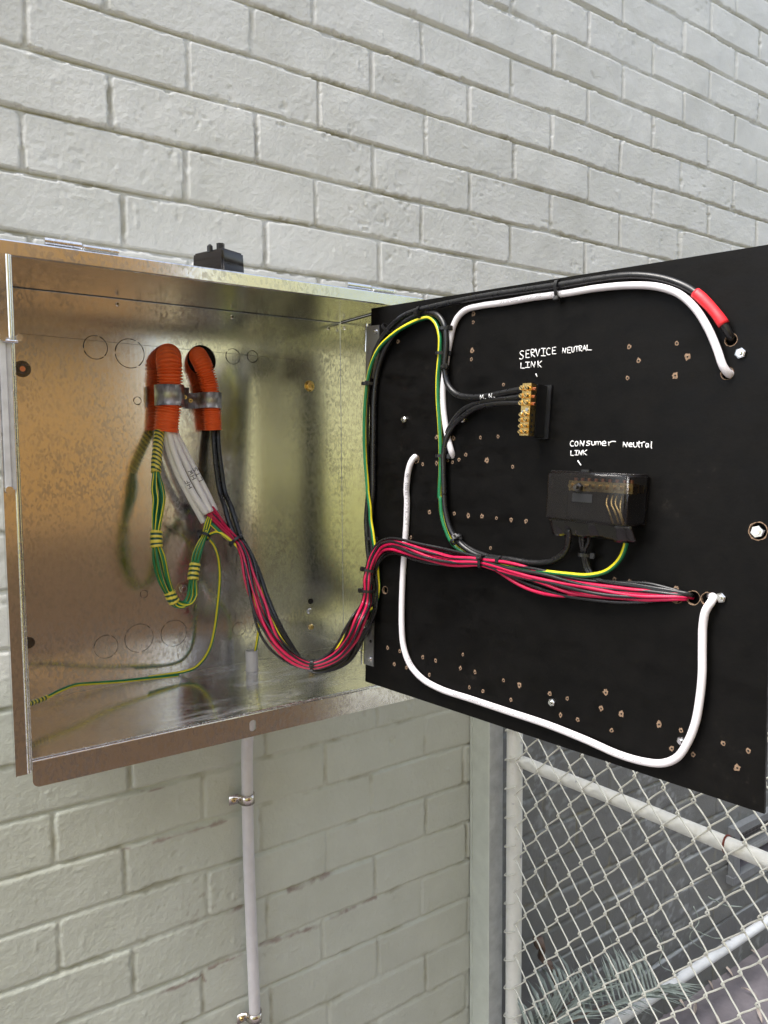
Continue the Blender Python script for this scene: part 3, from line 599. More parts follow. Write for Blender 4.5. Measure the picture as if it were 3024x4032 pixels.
# handwriting: every letter a set of pen strokes (unit boxes, y downwards)
SF = {'S':[[(1,.08),(.55,0),(.1,.2),(.35,.45),(.85,.62),(.75,.92),(.2,1),(0,.9)]], 'E':[[(.95,0),(.1,.04),(.05,1),(1,.96)],[(.08,.5),(.8,.48)]], 'R':[[(.1,1),(.05,0),(.7,.05),(.8,.3),(.1,.52),(.95,1)]],
 'V':[[(0,0),(.5,1),(1,0)]], 'I':[[(0,0),(1,0)],[(.5,0),(.5,1)],[(0,1),(1,1)]], 'C':[[(1,.12),(.5,0),(.05,.45),(.3,.95),(1,.92)]], 'N':[[(.05,1),(.1,0),(.8,1),(.98,0)]],
 'U':[[(0,0),(.1,.85),(.5,1),(.85,.8),(.95,0)]], 'T':[[(0,.05),(1,0)],[(.5,.02),(.45,1)]], 'A':[[(0,1),(.45,0),(.95,1)],[(.2,.62),(.8,.6)]], 'L':[[(.05,0),(0,.98),(1,1)]], 'K':[[(.05,0),(.1,1)],[(.95,0),(.15,.5),(.9,1)]],
 'O':[[(.5,0),(.05,.4),(.35,1),(.95,.7),(.8,.1),(.45,0)]], 's':[[(1,.1),(.3,0),(.15,.4),(.85,.6),(.7,1),(0,.92)]], 'u':[[(0,0),(.1,.85),(.6,1),(1,.7),(1,0)]], 'm':[[(0,1),(.05,.05)],[(.05,.3),(.3,.05),(.48,.25),(.48,1)],[(.48,.3),(.78,.05),(1,.3),(1,1)]],
 'e':[[(.1,.5),(.9,.45),(.6,.02),(.1,.3),(.15,.85),(.95,.92)]], 'r':[[(.1,1),(.05,.1)],[(.08,.4),(.45,.05),(1,.08)]], 't':[[(.5,0),(.45,.9),(.7,1)],[(0,.35),(1,.3)]], 'a':[[(.9,.2),(.3,.1),(.05,.6),(.4,1),(.85,.6),(.9,.1),(1,1)]], 'l':[[(.5,0),(.4,.9),(.6,1)]],
 'H':[[(.05,0),(.05,1)],[(.95,0),(.95,1)],[(.05,.5),(.95,.5)]], 'F':[[(.9,0),(.05,.02),(.05,1)],[(.05,.5),(.7,.48)]], 'W':[[(0,0),(.25,1),(.5,.3),(.75,1),(1,0)]], 'M':[[(0,1),(.1,0),(.5,.75),(.9,0),(1,1)]], '.':[[(0,.9),(.3,1)]], '/':[[(0,0),(1,1)]]}
def strokes_obj(name, lines, rad, mat, parent, **k):
    V = []; F = []
    for C in lines:
        v, f = tube_data(C, rad, 6); n = len(V); V += v; F += [tuple(i+n for i in q) for q in f]
    return mesh(name, V, F, mat, parent, True, **k)
def handwriting(word, crop, boxes, off, rad, label):
    L_ = []
    for ch, (x0, y0, x1, y1) in zip(word, boxes):
        for st_ in SF[ch]:
            P = [onP(crop, x0+(x1-x0)*a+(y1-y0)*.02, y0+(y1-y0)*b, off) for a, b in st_]
            C = spline(P, .0012) if ch not in 'NVLIEKAHFTMW' else [P[0].lerp(P[0], 0)]+[p for a, b in zip(P, P[1:]) for p in (a.lerp(b, .5), b)]
            L_.append(C)
    return strokes_obj('handwriting', L_, rad, MT['marker'], PANEL, label=label)
handwriting('SERVICE', 'L', [(197,170,232,237),(248,163,280,226),(292,158,326,219),(328,153,363,214),(374,150,412,210),(416,146,449,203),(464,140,497,195)], .0003, .00062, 'white handwritten word SERVICE')
handwriting('NEUTRAL', 'L', [(548,145,577,189),(588,140,617,187),(624,138,645,181),(650,133,682,178),(684,128,711,174),(713,125,745,171),(748,120,788,163)], .0003, .00058, 'white handwritten word NEUTRAL')
handwriting('LINK', 'L', [(208,266,241,311),(246,262,282,305),(290,257,326,304),(346,251,381,305)], .0003, .00058, 'white handwritten word LINK under SERVICE NEUTRAL')
handwriting('/', 'L', [(331,356,342,382)], .0003, .0007, 'short white marker dash under the upper LINK')
handwriting('CONSumer', 'L', [(610,905,641,949),(648,908,676,948),(690,902,727,948),(743,906,776,942),(786,908,812,940),(820,908,862,941),(870,905,908,946),(922,908,984,946)], .0003, .0006, 'white handwritten word CONSumer')
handwriting('Neutral', 'L', [(1042,914,1080,956),(1088,920,1122,955),(1128,916,1158,956),(1158,906,1190,958),(1195,912,1222,958),(1226,922,1252,960),(1262,910,1290,966)], .0003, .0006, 'white handwritten word Neutral')
handwriting('LINK', 'L', [(616,984,640,1024),(648,984,676,1020),(680,984,708,1022),(714,978,750,1022)], .0003, .00058, 'white handwritten word LINK under CONSumer Neutral')
handwriting('/', 'L', [(673,1066,700,1105)], .0003, .0008, 'short white marker dash above the covered link')

# ---------------------------------------------------------------- neutral links
def link_bar():
    root = empty('neutral_link', pan(.289, .375), label='open brass neutral link bar on a black base, under the words SERVICE NEUTRAL LINK', cat='terminal bar')
    m = MB(); ub, vb, vt = .2885, .3745, .4385
    m.box(pan(.2885, (vb+vt)/2, .0125), PU*.0062, PV*((vt-vb)/2), PN*.0120, .0008); m.box(pan(.2930, (vb+vt)/2, .0022), PU*.0075, PV*((vt-vb)/2+.001), PN*.0020, .0004)
    m.build('base', MT['blackplastic'], root)
    m = MB(); h0, h1 = .0262, .0390; m.box(pan(.2884, (vb+vt)/2, (h0+h1)/2), PU*.0064, PV*((vt-vb)/2-.0005), PN*((h1-h0)/2), .0005); bar = m.build('brass_bar', MT['brass'], root)
    rows = [(475,.0031,1),(538,.0029,1),(597,.0031,1),(690,.0024,0),(735,.0024,0),(783,.0024,0),(830,.0024,0)]
    for y, r, big in rows:
        for du in (-.0035, .0032):
            u, v = uv('L', 250, y, .039); m = MB(); l = .0065 if big else .0048
            m.cyl(pan(.2884+du, v, h1-.0005), pan(.2884+du, v, h1+l*.55), r*.62, 12); m.cyl(pan(.2884+du, v, h1+l*.5), pan(.2884+du, v, h1+l), r, 14, r*.88)
            s_ = m.build('screw', MT['brass'], bar)
            m = MB(); m.box(pan(.2884+du, v, h1+l+.0002), PU*.0003+PV*.0002, (PV*r-PU*r)*.6, PN*.0002); m.build('slot', MT['hole'], s_)
        u, v = uv('L', 318, y+4, .033); p = pan(.2950, v, .033); m = MB()
        if big:
            for a, b in ((0,0),(.0012,.0008),(-.0012,.0009),(.0003,-.0014),(-.0010,-.0008)): q = p+PV*a+PN*b; m.cyl(q-PU*.002, q+PU*(.0018+.001*random.random()), .00075, 7)
            m.build('copper_end', MT['copper'], bar)
        else: m.cyl(p-PU*.0005, p, .0017, 12); m.build('wire_hole', MT['hole'], bar)
    m = MB(); u, v = uv('L', 255, 650, .039); m.cyl(pan(.2915, v, h1-.001), pan(.2915, v, h1+.0012), .0022, 12); m.cyl(pan(.286, v-.002, h1-.0015), pan(.286, v-.002, h1+.0022), .0014, 10); m.build('fixing_screw', MT['zinc'], bar)
link_bar()
def cover_box():
    root = empty('covered_neutral_link', pan(.382, .277), label='smoky clear plastic box over a brass link bar, under the words CONSumer Neutral LINK', cat='terminal box')
    u0, u1, v0, v1, h = .3315, .4335, .2765, .3345, .050
    def shell(name, u0, u1, v0, v1, h0, h1, dr, th, mat):
        bm = bmesh.new(); g = bmesh.ops.create_cube(bm, size=1)
        for q in bm.verts:
            s = 1 if q.co.z < 0 else 0      # z<0 is the panel side
            x = (u0 if q.co.x < 0 else u1)+(dr if s else 0)*(-1 if q.co.x < 0 else 1); y = (v0 if q.co.y < 0 else v1)+(dr if s else 0)*(-1 if q.co.y < 0 else 1)
            q.co = (x, y, h0 if s else h1)
        bmesh.ops.bevel(bm, geom=[e_ for e_ in bm.edges if max(v_.co.z for v_ in e_.verts) > h0+1e-6], offset=.0035, segments=4, affect='EDGES')
        bmesh.ops.delete(bm, geom=[f for f in bm.faces if all(abs(v_.co.z-h0) < 1e-6 for v_ in f.verts)], context='FACES')
        bm.verts.index_update(); V = [pan(q.co.x, q.co.y, q.co.z) for q in bm.verts]; F = [[q.index for q in f.verts] for f in bm.faces]; bm.free()
        o = mesh(name, V, F, mat, root, True); sm = o.modifiers.new('t', 'SOLIDIFY'); sm.thickness = th; o.modifiers.new('w', 'WEIGHTED_NORMAL'); return o
    shell('cover', u0, u1, v0, v1, .001, h, .0012, .0018, MT['smoky'])
    m = MB(); m.box(pan((u0+u1)/2, (v0+v1)/2, .0016), PU*((u1-u0)/2-.002), PV*((v1-v0)/2-.002), PN*.0012); m.build('base', MT['blackplastic'], root)
    m = MB(); m.box(pan(.389, .318, .024), PU*.040, PV*.0058, PN*.006, .0006); m.box(pan(.389, .318, .009), PU*.040, PV*.0045, PN*.007); bar = m.build('brass_bar', MT['brass'], root)
    for k in range(9):
        u = .354+k*.0087; m = MB(); m.cyl(pan(u, .318, .030), pan(u, .318, .0355), .0026, 12); m.build('screw', MT['brass'], bar)
        m = MB(); m.cyl(pan(u+.001, .324, .024), pan(u+.001, .3275, .024), .0022, 8); m.build('copper_end', MT['copper'], bar)
    for k, (a, b) in enumerate([(.399,.412),(.405,.419),(.410,.424),(.416,.4255)]):
        tube('bare_strand', spline([pan(a, .311, .026), pan(a+.002, .301, .034), pan(b-.004, .290, .038), pan(b, .2785, .036)], .003), .0011, MT['brass'], root, 7)
    # cover nut on its stud, label window and top catch
    p = pan(.3755, .3165, h); nut(p, -PN, .0052, .006, MT['blkscrew'], root, 'cover_nut')
    m = MB(); a, b = uv('L', 712, 1370, h); m.box(pan(a, b, h+.0003), PU*.0125, PV*.0048, PN*.0004); m.build('label_recess', MT['blackplastic'], root)
    m = MB(); a, b = uv('L', 728, 1158, h-.003); m.box(pan(a, v1+.0005, h-.008), PU*.005, PV*.0016, PN*.004, .0005); m.build('catch', MT['blackplastic'], root)
    # soft film skirt hanging below the box
    V = []; F = []; n = 24
    for i in range(n+1):
        t = i/n; u = .3295+t*.104
        for j in range(5):
            s = j/4; V.append(pan(u+.002*s, .2775-(.0185+.001*math.sin(9*t))*s, .036-.010*s+.0022*math.sin(t*17+s)*s+.0012*math.sin(t*41)*s))
    for i in range(n):
        for j in range(4): a = i*5+j; F.append((a, a+5, a+6, a+1))
    o = mesh('skirt', V, F, MT['film'], root, True); sm = o.modifiers.new('t', 'SOLIDIFY'); sm.thickness = .0006
cover_box()
def roof_box():
    # smaller dark terminal cover resting on the roof of the meter box
    c0 = Vector((.4516, 1.04, 0)); ex = Vector((.0445, .0182, 0)); ey = Vector((-.0236, .0620, 0)); zb, zt = BZT+.0037, .2985
    root = empty('terminal_cover', (.462, 1.08, zb), label='loose dark plastic terminal cover with two posts standing on the roof of the meter box', cat='terminal cover')
    bm = bmesh.new(); V = []
    for z, k in ((zb, .0), (zt, .0018)):
        for a, b in ((0,0),(1,0),(1,1),(0,1)): V.append(bm.verts.new(c0+ex*(a+(.5-a)*2*k/.048)+ey*(b+(.5-b)*2*k/.066)+Vector((0,0,z))))
    for f in ((3,2,1,0),(4,5,6,7),(0,1,5,4),(1,2,6,5),(2,3,7,6),(3,0,4,7)): bm.faces.new([V[i] for i in f])
    bmesh.ops.bevel(bm, geom=[e_ for e_ in bm.edges if max(q.co.z for q in e_.verts) > zb+.001], offset=.003, segments=4, affect='EDGES')
    bm.verts.index_update(); VV = [q.co.copy() for q in bm.verts]; FF = [[q.index for q in f.verts] for f in bm.faces]; bm.free()
    mesh('cover', VV, FF, MT['smoky2'], root, True).modifiers.new('w', 'WEIGHTED_NORMAL')
    a = c0+ex*.02+ey*.48; m = MB(); m.cyl((a.x+.004, a.y, zt-.003), (a.x+.004, a.y, zt+.006), .0042, 14); m.cyl((a.x+.004, a.y, zt+.006), (a.x+.004, a.y, zt+.0085), .0042, 14, .0018); m.build('post', MT['blackplastic'], root)
    a = c0+ex*.22+ey*.22; m = MB(); m.cyl((a.x, a.y, zt-.002), (a.x, a.y, zt+.0085), .0058, 6, sm=False); m.build('nut', MT['blackplastic'], root)
    m = MB(); a = c0+ex*1.0+ey*.3; m.add([a+Vector((0,0,zb+.012)), a+Vector((.018,.008,zb+.004)), a+Vector((.014,.022,zb+.004)), a+ey*.3+Vector((0,0,zb+.012)), a+Vector((0,0,zb+.010)), a+Vector((.018,.008,zb+.002)), a+Vector((.014,.022,zb+.002)), a+ey*.3+Vector((0,0,zb+.010))], [(0,1,2,3),(7,6,5,4),(0,4,5,1),(1,5,6,2),(2,6,7,3),(3,7,4,0)])
    m.build('flange', MT['blackplastic'], root)
MT['smoky2'] = simple('dark_glossy_plastic', (.014,.011,.010), .14, 0, .05, 30, 0)
roof_box()

# ---------------------------------------------------------------- orange corrugated conduits and saddles
def corrug(name, path, r, label):
    C = spline(path, .0006); pitch = .0046 if r > .018 else .0038
    V, F = tube_data(C, lambda i, s: r-(.0036 if (s % pitch)/pitch < .42 else 0)-(.0008 if .42 <= (s % pitch)/pitch < .56 or (s % pitch)/pitch > .86 else 0), 28, cap=False)
    m = MB(); m.add(V, F, True); o = m.build(name, MT['orange'], None, label=label, cat='conduit', group='orange corrugated conduits out of the back of the box')
    t = (C[-1]-C[-2]).normalized(); m = MB(); n = 28; fr = frames(C)[-1]; V = []
    for rr, dd in ((r, 0), (r-.0022, 0), (r-.0022, -.03)): V += [C[-1]+t*dd+(fr[1]*math.cos(2*math.pi*i/n)+fr[2]*math.sin(2*math.pi*i/n))*rr for i in range(n)]
    m.add(V, [(k*n+i, k*n+(i+1)%n, (k+1)*n+(i+1)%n, (k+1)*n+i) for k in range(2) for i in range(n)], False); m.build('inner_wall', MT['orange'], o)
    return C
CA = corrug('corrugated_conduit', pts('I', [(600,450,'Y',1.250),(597,432,'Y',1.222),(590,422,'Y',1.198),(594,480,'Y',1.181),(605,620,'Y',1.177),(603,850,'Y',1.180),(578,1080,'Y',1.182),(563,1240,'Y',1.184)]), .0196, 'larger orange corrugated conduit bending down, with white cables coming out of it')
CB = corrug('corrugated_conduit', pts('I', [(915,445,'Y',1.250),(915,430,'Y',1.222),(918,428,'Y',1.200),(965,520,'Y',1.184),(1025,700,'Y',1.181),(1050,900,'Y',1.182),(1066,1080,'Y',1.184),(1075,1225,'Y',1.185)]), .0152, 'smaller orange corrugated conduit bending down, with black cables coming out of it')
def saddle(cx, cyy, cz, r, half, feet, side, name, label, screwpos=None, mat='galvd', group=None):
    root = empty(name, (cx, cyy+r, cz), label=label, cat='saddle clamp', group=group)
    # band profile in plan: from the wall round the tube and back
    wy = feet; prof = []
    L_ = .020
    if side in ('R', 'both', 'X'): prof += [(cx+r+L_, wy), (cx+r+.003, wy)]
    else: prof += [(cx+r+.0015, wy)]
    prof += [(cx+(r+.0012)*math.cos(R(a)), cyy-(r+.0012)*math.sin(R(a))) for a in range(0, 181, 12)]
    if side in ('L', 'both'): prof += [(cx-r-.003, wy), (cx-r-L_, wy)]
    else: prof += [(cx-r-.0012, cyy+.006)]
    V = []; F = []; n = len(prof)
    for k, (x, y) in enumerate(prof):
        a = Vector(prof[max(k-1,0)]); b = Vector(prof[min(k+1,n-1)]); d = (b-a).normalized(); nn_ = Vector((d.y, -d.x))
        for s in (0, -.0014):
            for z in (-half, half): V.append((x+nn_.x*s, y+nn_.y*s, cz+z))
    for k in range(n-1):
        a, b = k*4, (k+1)*4; F += [(a, a+1, b+1, b), (a+2, b+2, b+3, a+3), (a, b, b+2, a+2), (a+1, a+3, b+3, b+1)]
    F += [(0,2,3,1), (4*n-4, 4*n-3, 4*n-1, 4*n-2)]
    m = MB(); m.add(V, F, True); m.build('band', MT[mat], root)
    xs_ = cx+r+.012 if side != 'L' else cx-r-.012
    p = Vector((xs_, wy-.0014, cz)) if screwpos is None else screwpos
    m = MB(); m.cyl(p, p+Vector((0,-.003,0)), .0042, 16, .003); s_ = m.build('screw', MT['brass'], root)
    m = MB(); m.box(p+Vector((0,-.0031,0)), (.002,0,0), (0,.0003,0), (0,0,.0004)); m.box(p+Vector((0,-.0031,0)), (.0004,0,0), (0,.0003,0), (0,0,.002)); m.build('cross_slot', MT['hole'], s_)
p = atY('I', 597, 850, 1.180); saddle(p.x+.001, 1.180, p.z, .0200, .0160, 1.2035, 'X', 'saddle_clamp', 'wide grey metal saddle clamp round the larger orange conduit', group='saddle clamps on the orange conduits')
p = atY('I', 1047, 905, 1.182); saddle(p.x, 1.182, p.z, .0156, .0125, 1.2005, 'L', 'saddle_clamp', 'narrow grey metal saddle clamp round the smaller orange conduit', group='saddle clamps on the orange conduits')

# ---------------------------------------------------------------- cable helpers
def nearest(C, p): return min(range(len(C)), key=lambda i: (C[i]-p).length_squared)
def print_on(name, C, s0, text, size, r, mat, parent, flip=False, ang=0, label=None):
    # lays small printing on the side of a cable that faces out, following its bends
    fc = bpy.data.curves.new('t', 'FONT'); fc.body = text; fc.size = size; fo = bpy.data.objects.new('t', fc); col.objects.link(fo)
    bpy.context.view_layer.update(); me = bpy.data.meshes.new_from_object(fo); bpy.data.objects.remove(fo)
    L_ = [0]
    for i in range(1, len(C)): L_.append(L_[-1]+(C[i]-C[i-1]).length)
    V = []
    wdt = max(v.co.x for v in me.vertices)
    for v in me.vertices:
        x, y = v.co.x, v.co.y-size*.35
        if flip: x, y = wdt-x, -y
        s = min(max(s0+x, 0), L_[-1]-1e-5); i = max(0, min(len(C)-2, int(np.searchsorted(L_, s))-1)); f_ = (s-L_[i])/max(1e-9, L_[i+1]-L_[i])
        p = C[i].lerp(C[i+1], f_); t = (C[min(i+2,len(C)-1)]-C[max(0,i-1)]).normalized(); n_ = (-p)-t*(-p).dot(t); n_.normalize(); b = n_.cross(t) 
        th = y/r+ang; V.append(p+(n_*math.cos(th)+b*math.sin(th))*(r+.00012))
    F = [tuple(q.vertices) for q in me.polygons]
    return mesh(name, V, F, mat, parent, label=label)
def write_on(C, s0, word, h, wd, gap, r, parent, across=True, ang=0, mat='pen', rad=.00035, label=None, rev=False):
    L_ = [0]
    for i in range(1, len(C)): L_.append(L_[-1]+(C[i]-C[i-1]).length)
    lines = []
    def P_(s, y):
        i = max(0, min(len(C)-2, int(np.searchsorted(L_, s))-1)); p = C[i].lerp(C[i+1], (s-L_[i])/max(1e-9, L_[i+1]-L_[i]))
        t = (C[min(i+2,len(C)-1)]-C[max(0,i-1)]).normalized(); n_ = (-p)-t*(-p).dot(t); n_.normalize(); b = n_.cross(t); th = y/r+ang
        return p+(n_*math.cos(th)+b*math.sin(th))*(r+.0001)
    for k, ch in enumerate(word):
        for st_ in SF[ch]:
            Q = []
            for (a0, b0), (a1, b1) in zip(st_, st_[1:]):
                for j in range(4): Q.append((a0+(a1-a0)*j/4, b0+(b1-b0)*j/4))
            Q.append(st_[-1])
            lines.append([P_(s0+(k*(wd+gap)+a*wd)*(-1 if rev else 1), (.5-b)*h*(-1 if rev else 1)) for a, b in Q])
    return strokes_obj('handwriting', lines, rad, MT[mat], parent, label=label)
def cable(name, C, r, mat, label, cat='cable', group=None, n=12, flat=1.0): return tube(name, C, r, MT[mat], None, n, flat, 0, label=label, cat=cat, group=group)
def tie(c, t, a, b, label, head=90, wn=None, group='black cable ties', w=.0042, tail=.0):
    # band round a bundle: c centre, t direction of the bundle, a/b half sizes across and towards the viewer
    c, t = Vector(c), Vector(t).normalized(); n_ = (-c)-t*(-c).dot(t); n_.normalize(); s_ = t.cross(n_); V = []; F = []; K = 28; th = .0011
    for i in range(K):
        x = 2*math.pi*i/K; cs, sn = math.cos(x), math.sin(x); q = abs(cs)**2.6+abs(sn)**2.6; q = q**(-1/2.6)
        for rr, ww in ((0,-w/2),(0,w/2),(th,w/2),(th,-w/2)): V.append(c+s_*cs*q*(a+rr)+n_*sn*q*(b+rr)+t*ww)
    for i in range(K):
        j = (i+1) % K
        for k in range(4): F.append((i*4+k, i*4+(k+1)%4, j*4+(k+1)%4, j*4+k))
    m = MB(); m.add(V, F, False); o = m.build('cable_tie', MT['tie'], None, label=label, cat='cable tie', group=group)
    x = R(head); cs, sn = math.cos(x), math.sin(x); q = (abs(cs)**2.6+abs(sn)**2.6)**(-1/2.6); p = c+s_*cs*q*(a+.0025)+n_*sn*q*(b+.0025)
    er = (s_*cs+n_*sn).normalized(); et = t.cross(er); m = MB()
    m.box(p, er*.0028, et*.0036, t*.0033, .0007); m.build('head', MT['tie'], o)
    m = MB(); m.box(p+er*.0029, er*.0004, et*.0015, t*.0020); m.build('slot', MT['hole'], o)
    if tail: m = MB(); m.box(p+er*(.002+tail/2)+et*.001, er*tail/2, et*.0005, t*.0018); m.build('tail', MT['tie'], o)
    return o
CR['Jx'] = CR['J']

# ---- bundle that leaves the box: centre line from the white sheath ends, down, round and across the panel
BP = pts('J', [(668,165,'Y',1.148),(760,250,'Y',1.132),(900,372,'Y',1.105),(962,480,'Y',1.09),(1010,660,'Y',1.07),(1065,860,'Y',1.05),(1130,1050,'Y',1.032),(1225,1220,'Y',1.015),(1360,1340,'Y',1.0),(1510,1390,'Y',.985),('N2',0,0,'Y',.97)][:10])
BP += pts('Z', [(1312,2590,'Y',.965),(1370,2530,'Y',.945),(1412,2440,'Y',.925)])
BP += pts('Q', [(115,900,.022),(130,760,.022),(135,650,.022),(150,540,.020),(200,400,.018),(275,300,.016),(380,265,.018),(520,290,.021),(700,345,.020),(1000,415,.016),(1380,452,.013)])
BP += pts('R', [(200,405,.013),(420,470,.014),(600,500,.014),(820,520,.011),(1100,535,.007),(1270,548,.003),(1345,560,-.006)])
MAIN = spline(BP, .003); MF = frames(MAIN)
ML = [0]
for i in range(1, len(MAIN)): ML.append(ML[-1]+(MAIN[i]-MAIN[i-1]).length)
TIEP = [atY('J', 900, 372, 1.105), atY('J', 1510, 1390, .985), onP('Q', 150, 540, .02), onP('Q', 130, 770, .022), onP('Q', 1380, 452, .013)]
TI = [nearest(MAIN, p) for p in TIEP]; IEND = len(MAIN)-1
def spread(i):
    d = min(abs(ML[i]-ML[k]) for k in TI+[IEND]+[0]); return .62+.85*(1-math.exp(-d/.06))
def strand(dx, dn, seed, amp=.0022, i0=0, i1=None, pre=None, post=None, keep=False):
    # dx across the bundle (image plane), dn towards the viewer
    rg = random.Random(seed); ph = [rg.random()*6 for _ in range(4)]; out = list(pre or []); i1 = len(MAIN) if i1 is None else i1
    for i in range(i0, i1, 3):
        p = MAIN[i]; t = MF[i][0]; n_ = (-p)-t*(-p).dot(t); n_.normalize(); s_ = n_.cross(t); k = spread(i); s = ML[i]
        fr_ = max(0, min(1, (ML[IEND]-s)/.05)); fr_ = .35+.65*fr_
        wob = amp*(k-.6)*1.3
        out.append(p+s_*(dx*k*fr_+wob*math.sin(s*21+ph[0])+.6*wob*math.sin(s*43+ph[1]))+n_*(dn*k*fr_+wob*.8*math.sin(s*26+ph[2])))
    return spline(out+list(post or []), .003)
WR = .00215
ends = {0:('J',655,185),1:('J',690,160),2:('J',715,150),3:('J',735,150)}
offs_red = [(-.0058,.0022),(-.0014,.0046),(.0046,.0028),(-.0034,-.0016)]
names = ['left', 'second', 'third', 'right']
def J_(x, y, Y): return atY('J', x, y, Y)
for k, (dx, dn) in enumerate(offs_red):
    pre = [J_(620+26*k, 95, 1.157), J_(664+21*k, 160-8*k, 1.151)]
    lab = ['red single-core wire along the outer edge of the looped wire bundle', 'red single-core wire lying on top of the middle of the looped wire bundle', 'red single-core wire along the inner edge of the looped wire bundle', 'red single-core wire half hidden low in the looped wire bundle'][k]
    C = strand(dx, dn, 40+k, .0026, 22, None, pre); cable('wire', C, WR, 'red', lab, 'wire', 'red wires of the looped bundle')
# one red wire bellies out below the bundle on the panel
iT = nearest(MAIN, onP('Q', 1380, 452, .013))
post = [onP('R', 90, 470, .012), onP('R', 220, 520, .013), onP('R', 350, 543, .014), onP('R', 470, 545, .014), onP('R', 550, 528, .014), onP('R', 620, 512, .015), onP('R', 760, 515, .014), onP('R', 1000, 530, .011), onP('R', 1250, 543, .005), onP('R', 1345, 560, -.006)]
C = strand(.0020, -.0022, 55, .0024, 22, iT+2, [J_(640, 100, 1.160), J_(700, 165, 1.152)], post); cable('wire', C, WR, 'red', 'red single-core wire that bellies out below the bundle on the black panel', 'wire', 'red wires of the looped bundle')
offs_blk = [(-.0078,-.0012),(.0018,.0046),(.0080,.0010),(-.0040,.0042),(.0052,-.0040)]
blab = ['black single-core wire outermost on the left of the looped wire bundle', 'black single-core wire threading up the middle of the looped wire bundle', 'black single-core wire on the inner side of the looped wire bundle', 'black single-core wire beside the outer red one in the looped bundle', 'black single-core wire at the back of the looped wire bundle']
for k, (dx, dn) in enumerate(offs_blk):
    C = strand(dx, dn, 70+k, .0030, 22, None, [J_(625+24*k, 95, 1.162), J_(660+19*k, 170-6*k, 1.154)]); cable('wire', C, WR*.95, 'blackcab', blab[k], 'wire', 'black wires of the looped bundle')
# black wire that strays right of the bundle over the hinge edge
C = strand(.0060, -.002, 91, .002, 22, nearest(MAIN, atY('Z', 1312, 2590, .965)), [J_(700, 150, 1.15)], pts('Q', [(60,1210,'Y',.945),(150,1120,.012),(215,1010,.010),(235,880,.008),(238,700,.010),(225,560,.010),(250,470,.010),(310,400,.012),(400,362,.014),(500,368,.012),(640,400,.012),(900,450,.010),(1380,470,.008)])+[onP('R', 300, 480, .008), onP('R', 800, 548, .007), onP('R', 1100, 552, .006), onP('R', 1345, 560, -.006)])
cable('wire', C, .0015, 'blackcab', 'thin black wire straying to the right of the bundle beside the hinge', 'wire', 'black wires of the looped bundle')
# ---- ties on the bundle
def tang(C, p): i = nearest(C, Vector(p)); return (C[min(i+3,len(C)-1)]-C[max(i-3,0)]).normalized(), C[i]
for p, lab, hd, a, b in ((TIEP[0], 'black cable tie where the red wires leave the white sheaths', 30, .0085, .0085), (TIEP[1], 'black cable tie at the lowest point of the hanging wire loop', 95, .0085, .0075), (TIEP[2], 'black cable tie round the red wires, upper of two by the panel edge', 160, .0085, .0075), (TIEP[3], 'black cable tie round the red wires, lower of two by the panel edge', 170, .0085, .0075), (TIEP[4], 'black cable tie holding red wires and thick black cable together on the panel', 120, .0080, .0070)):
    t, c = tang(MAIN, p); tie(c, t, a, b, lab, hd, tail=.004 if hd == 95 else 0)

# ---- thick black cables
def path_black(k):
    dx = (-.0045, .0045)[k]
    P = pts('I', [((1075,1130)[k],900,'Y',1.184),((1075,1128)[k],1225,'Y',1.184),((1085,1135)[k],1400,'Y',1.178),((1110,1165)[k],1650,'Y',1.169),((1150,1205)[k],1900,'Y',1.158)])
    P += pts('J', [((800,852)[k],100,'Y',1.140),((830,886)[k],210,'Y',1.130),((893,932)[k],350,'Y',1.112),((985,1003)[k],470,'Y',1.095),((1045,1075)[k],630,'Y',1.08),((1110,1140)[k],820,'Y',1.06),((1190,1215)[k],1000,'Y',1.04),((1290,1305)[k],1170,'Y',1.025),((1400,1410)[k],1330,'Y',1.01),((1500,1510)[k],1425,'Y',.997),((1620,1640)[k],1425,'Y',.985)])
    P += pts('Z', [((1365,1372)[k],(2585,2600)[k],'Y',.97)])
    if k == 0: P += pts('Q', [(60,1130,.009),(130,1000,.009),(185,850,.009),(200,700,.009),(165,520,.008),(140,350,.008),(125,150,.009),(118,0,.009)])+pts('E', [(100,20,.009)])
    else: P += pts('Q', [(120,1180,.006),(190,1040,.006),(215,880,.006),(225,700,.005),(215,520,.005),(190,350,.005),(170,150,.006),(165,0,.006)])+pts('E', [(118,20,.006)])
    return P
PA = path_black(0)+pts('C', [(95,900,.009),(92,740,.009),(97,600,.009),(112,480,.009),(140,400,.009),(190,330,.009),(240,290,.010),(300,268,.010),(420,240,.008),(560,213,.008),(700,192,.008),(850,170,.009),(1000,146,.008),(1120,133,.008),(1220,140,.008),(1310,165,.009),(1375,200,.009),(1440,262,.009),(1487,325,.008),(1510,368,.003),(1522,388,-.012)])
CABA = spline(PA, .003); cable('thick_cable', CABA, .0040, 'blackcab', 'thick black cable along the top of the panel, ending in a red sleeve', group='thick black cables')
PB = path_black(1)+pts('C', [(118,900,.006),(120,740,.006),(122,620,.006),(135,510,.006),(165,420,.007),(215,345,.007),(265,300,.008),(320,280,.006),(368,288,.008),(397,330,.010),(404,400,.010),(398,490,.009),(408,555,.009),(440,595,.010),(500,609,.012),(570,604,.017),(640,590,.024),(697,580,.031),(735,576,.032)])
CABB = spline(PB, .003); co_ = cable('thick_cable', CABB, .0042, 'blackcab', 'thick black cable marked M.N. bending into the top of the brass link', group='thick black cables')
i = nearest(CABB, onP('C', 545, 607, .015)); s = sum((CABB[k+1]-CABB[k]).length for k in range(i))
write_on(CABB, s, 'M.N.', .0062, .0060, .0022, .0042, co_, mat='marker', rad=.00040, label='white handwritten letters M.N.')
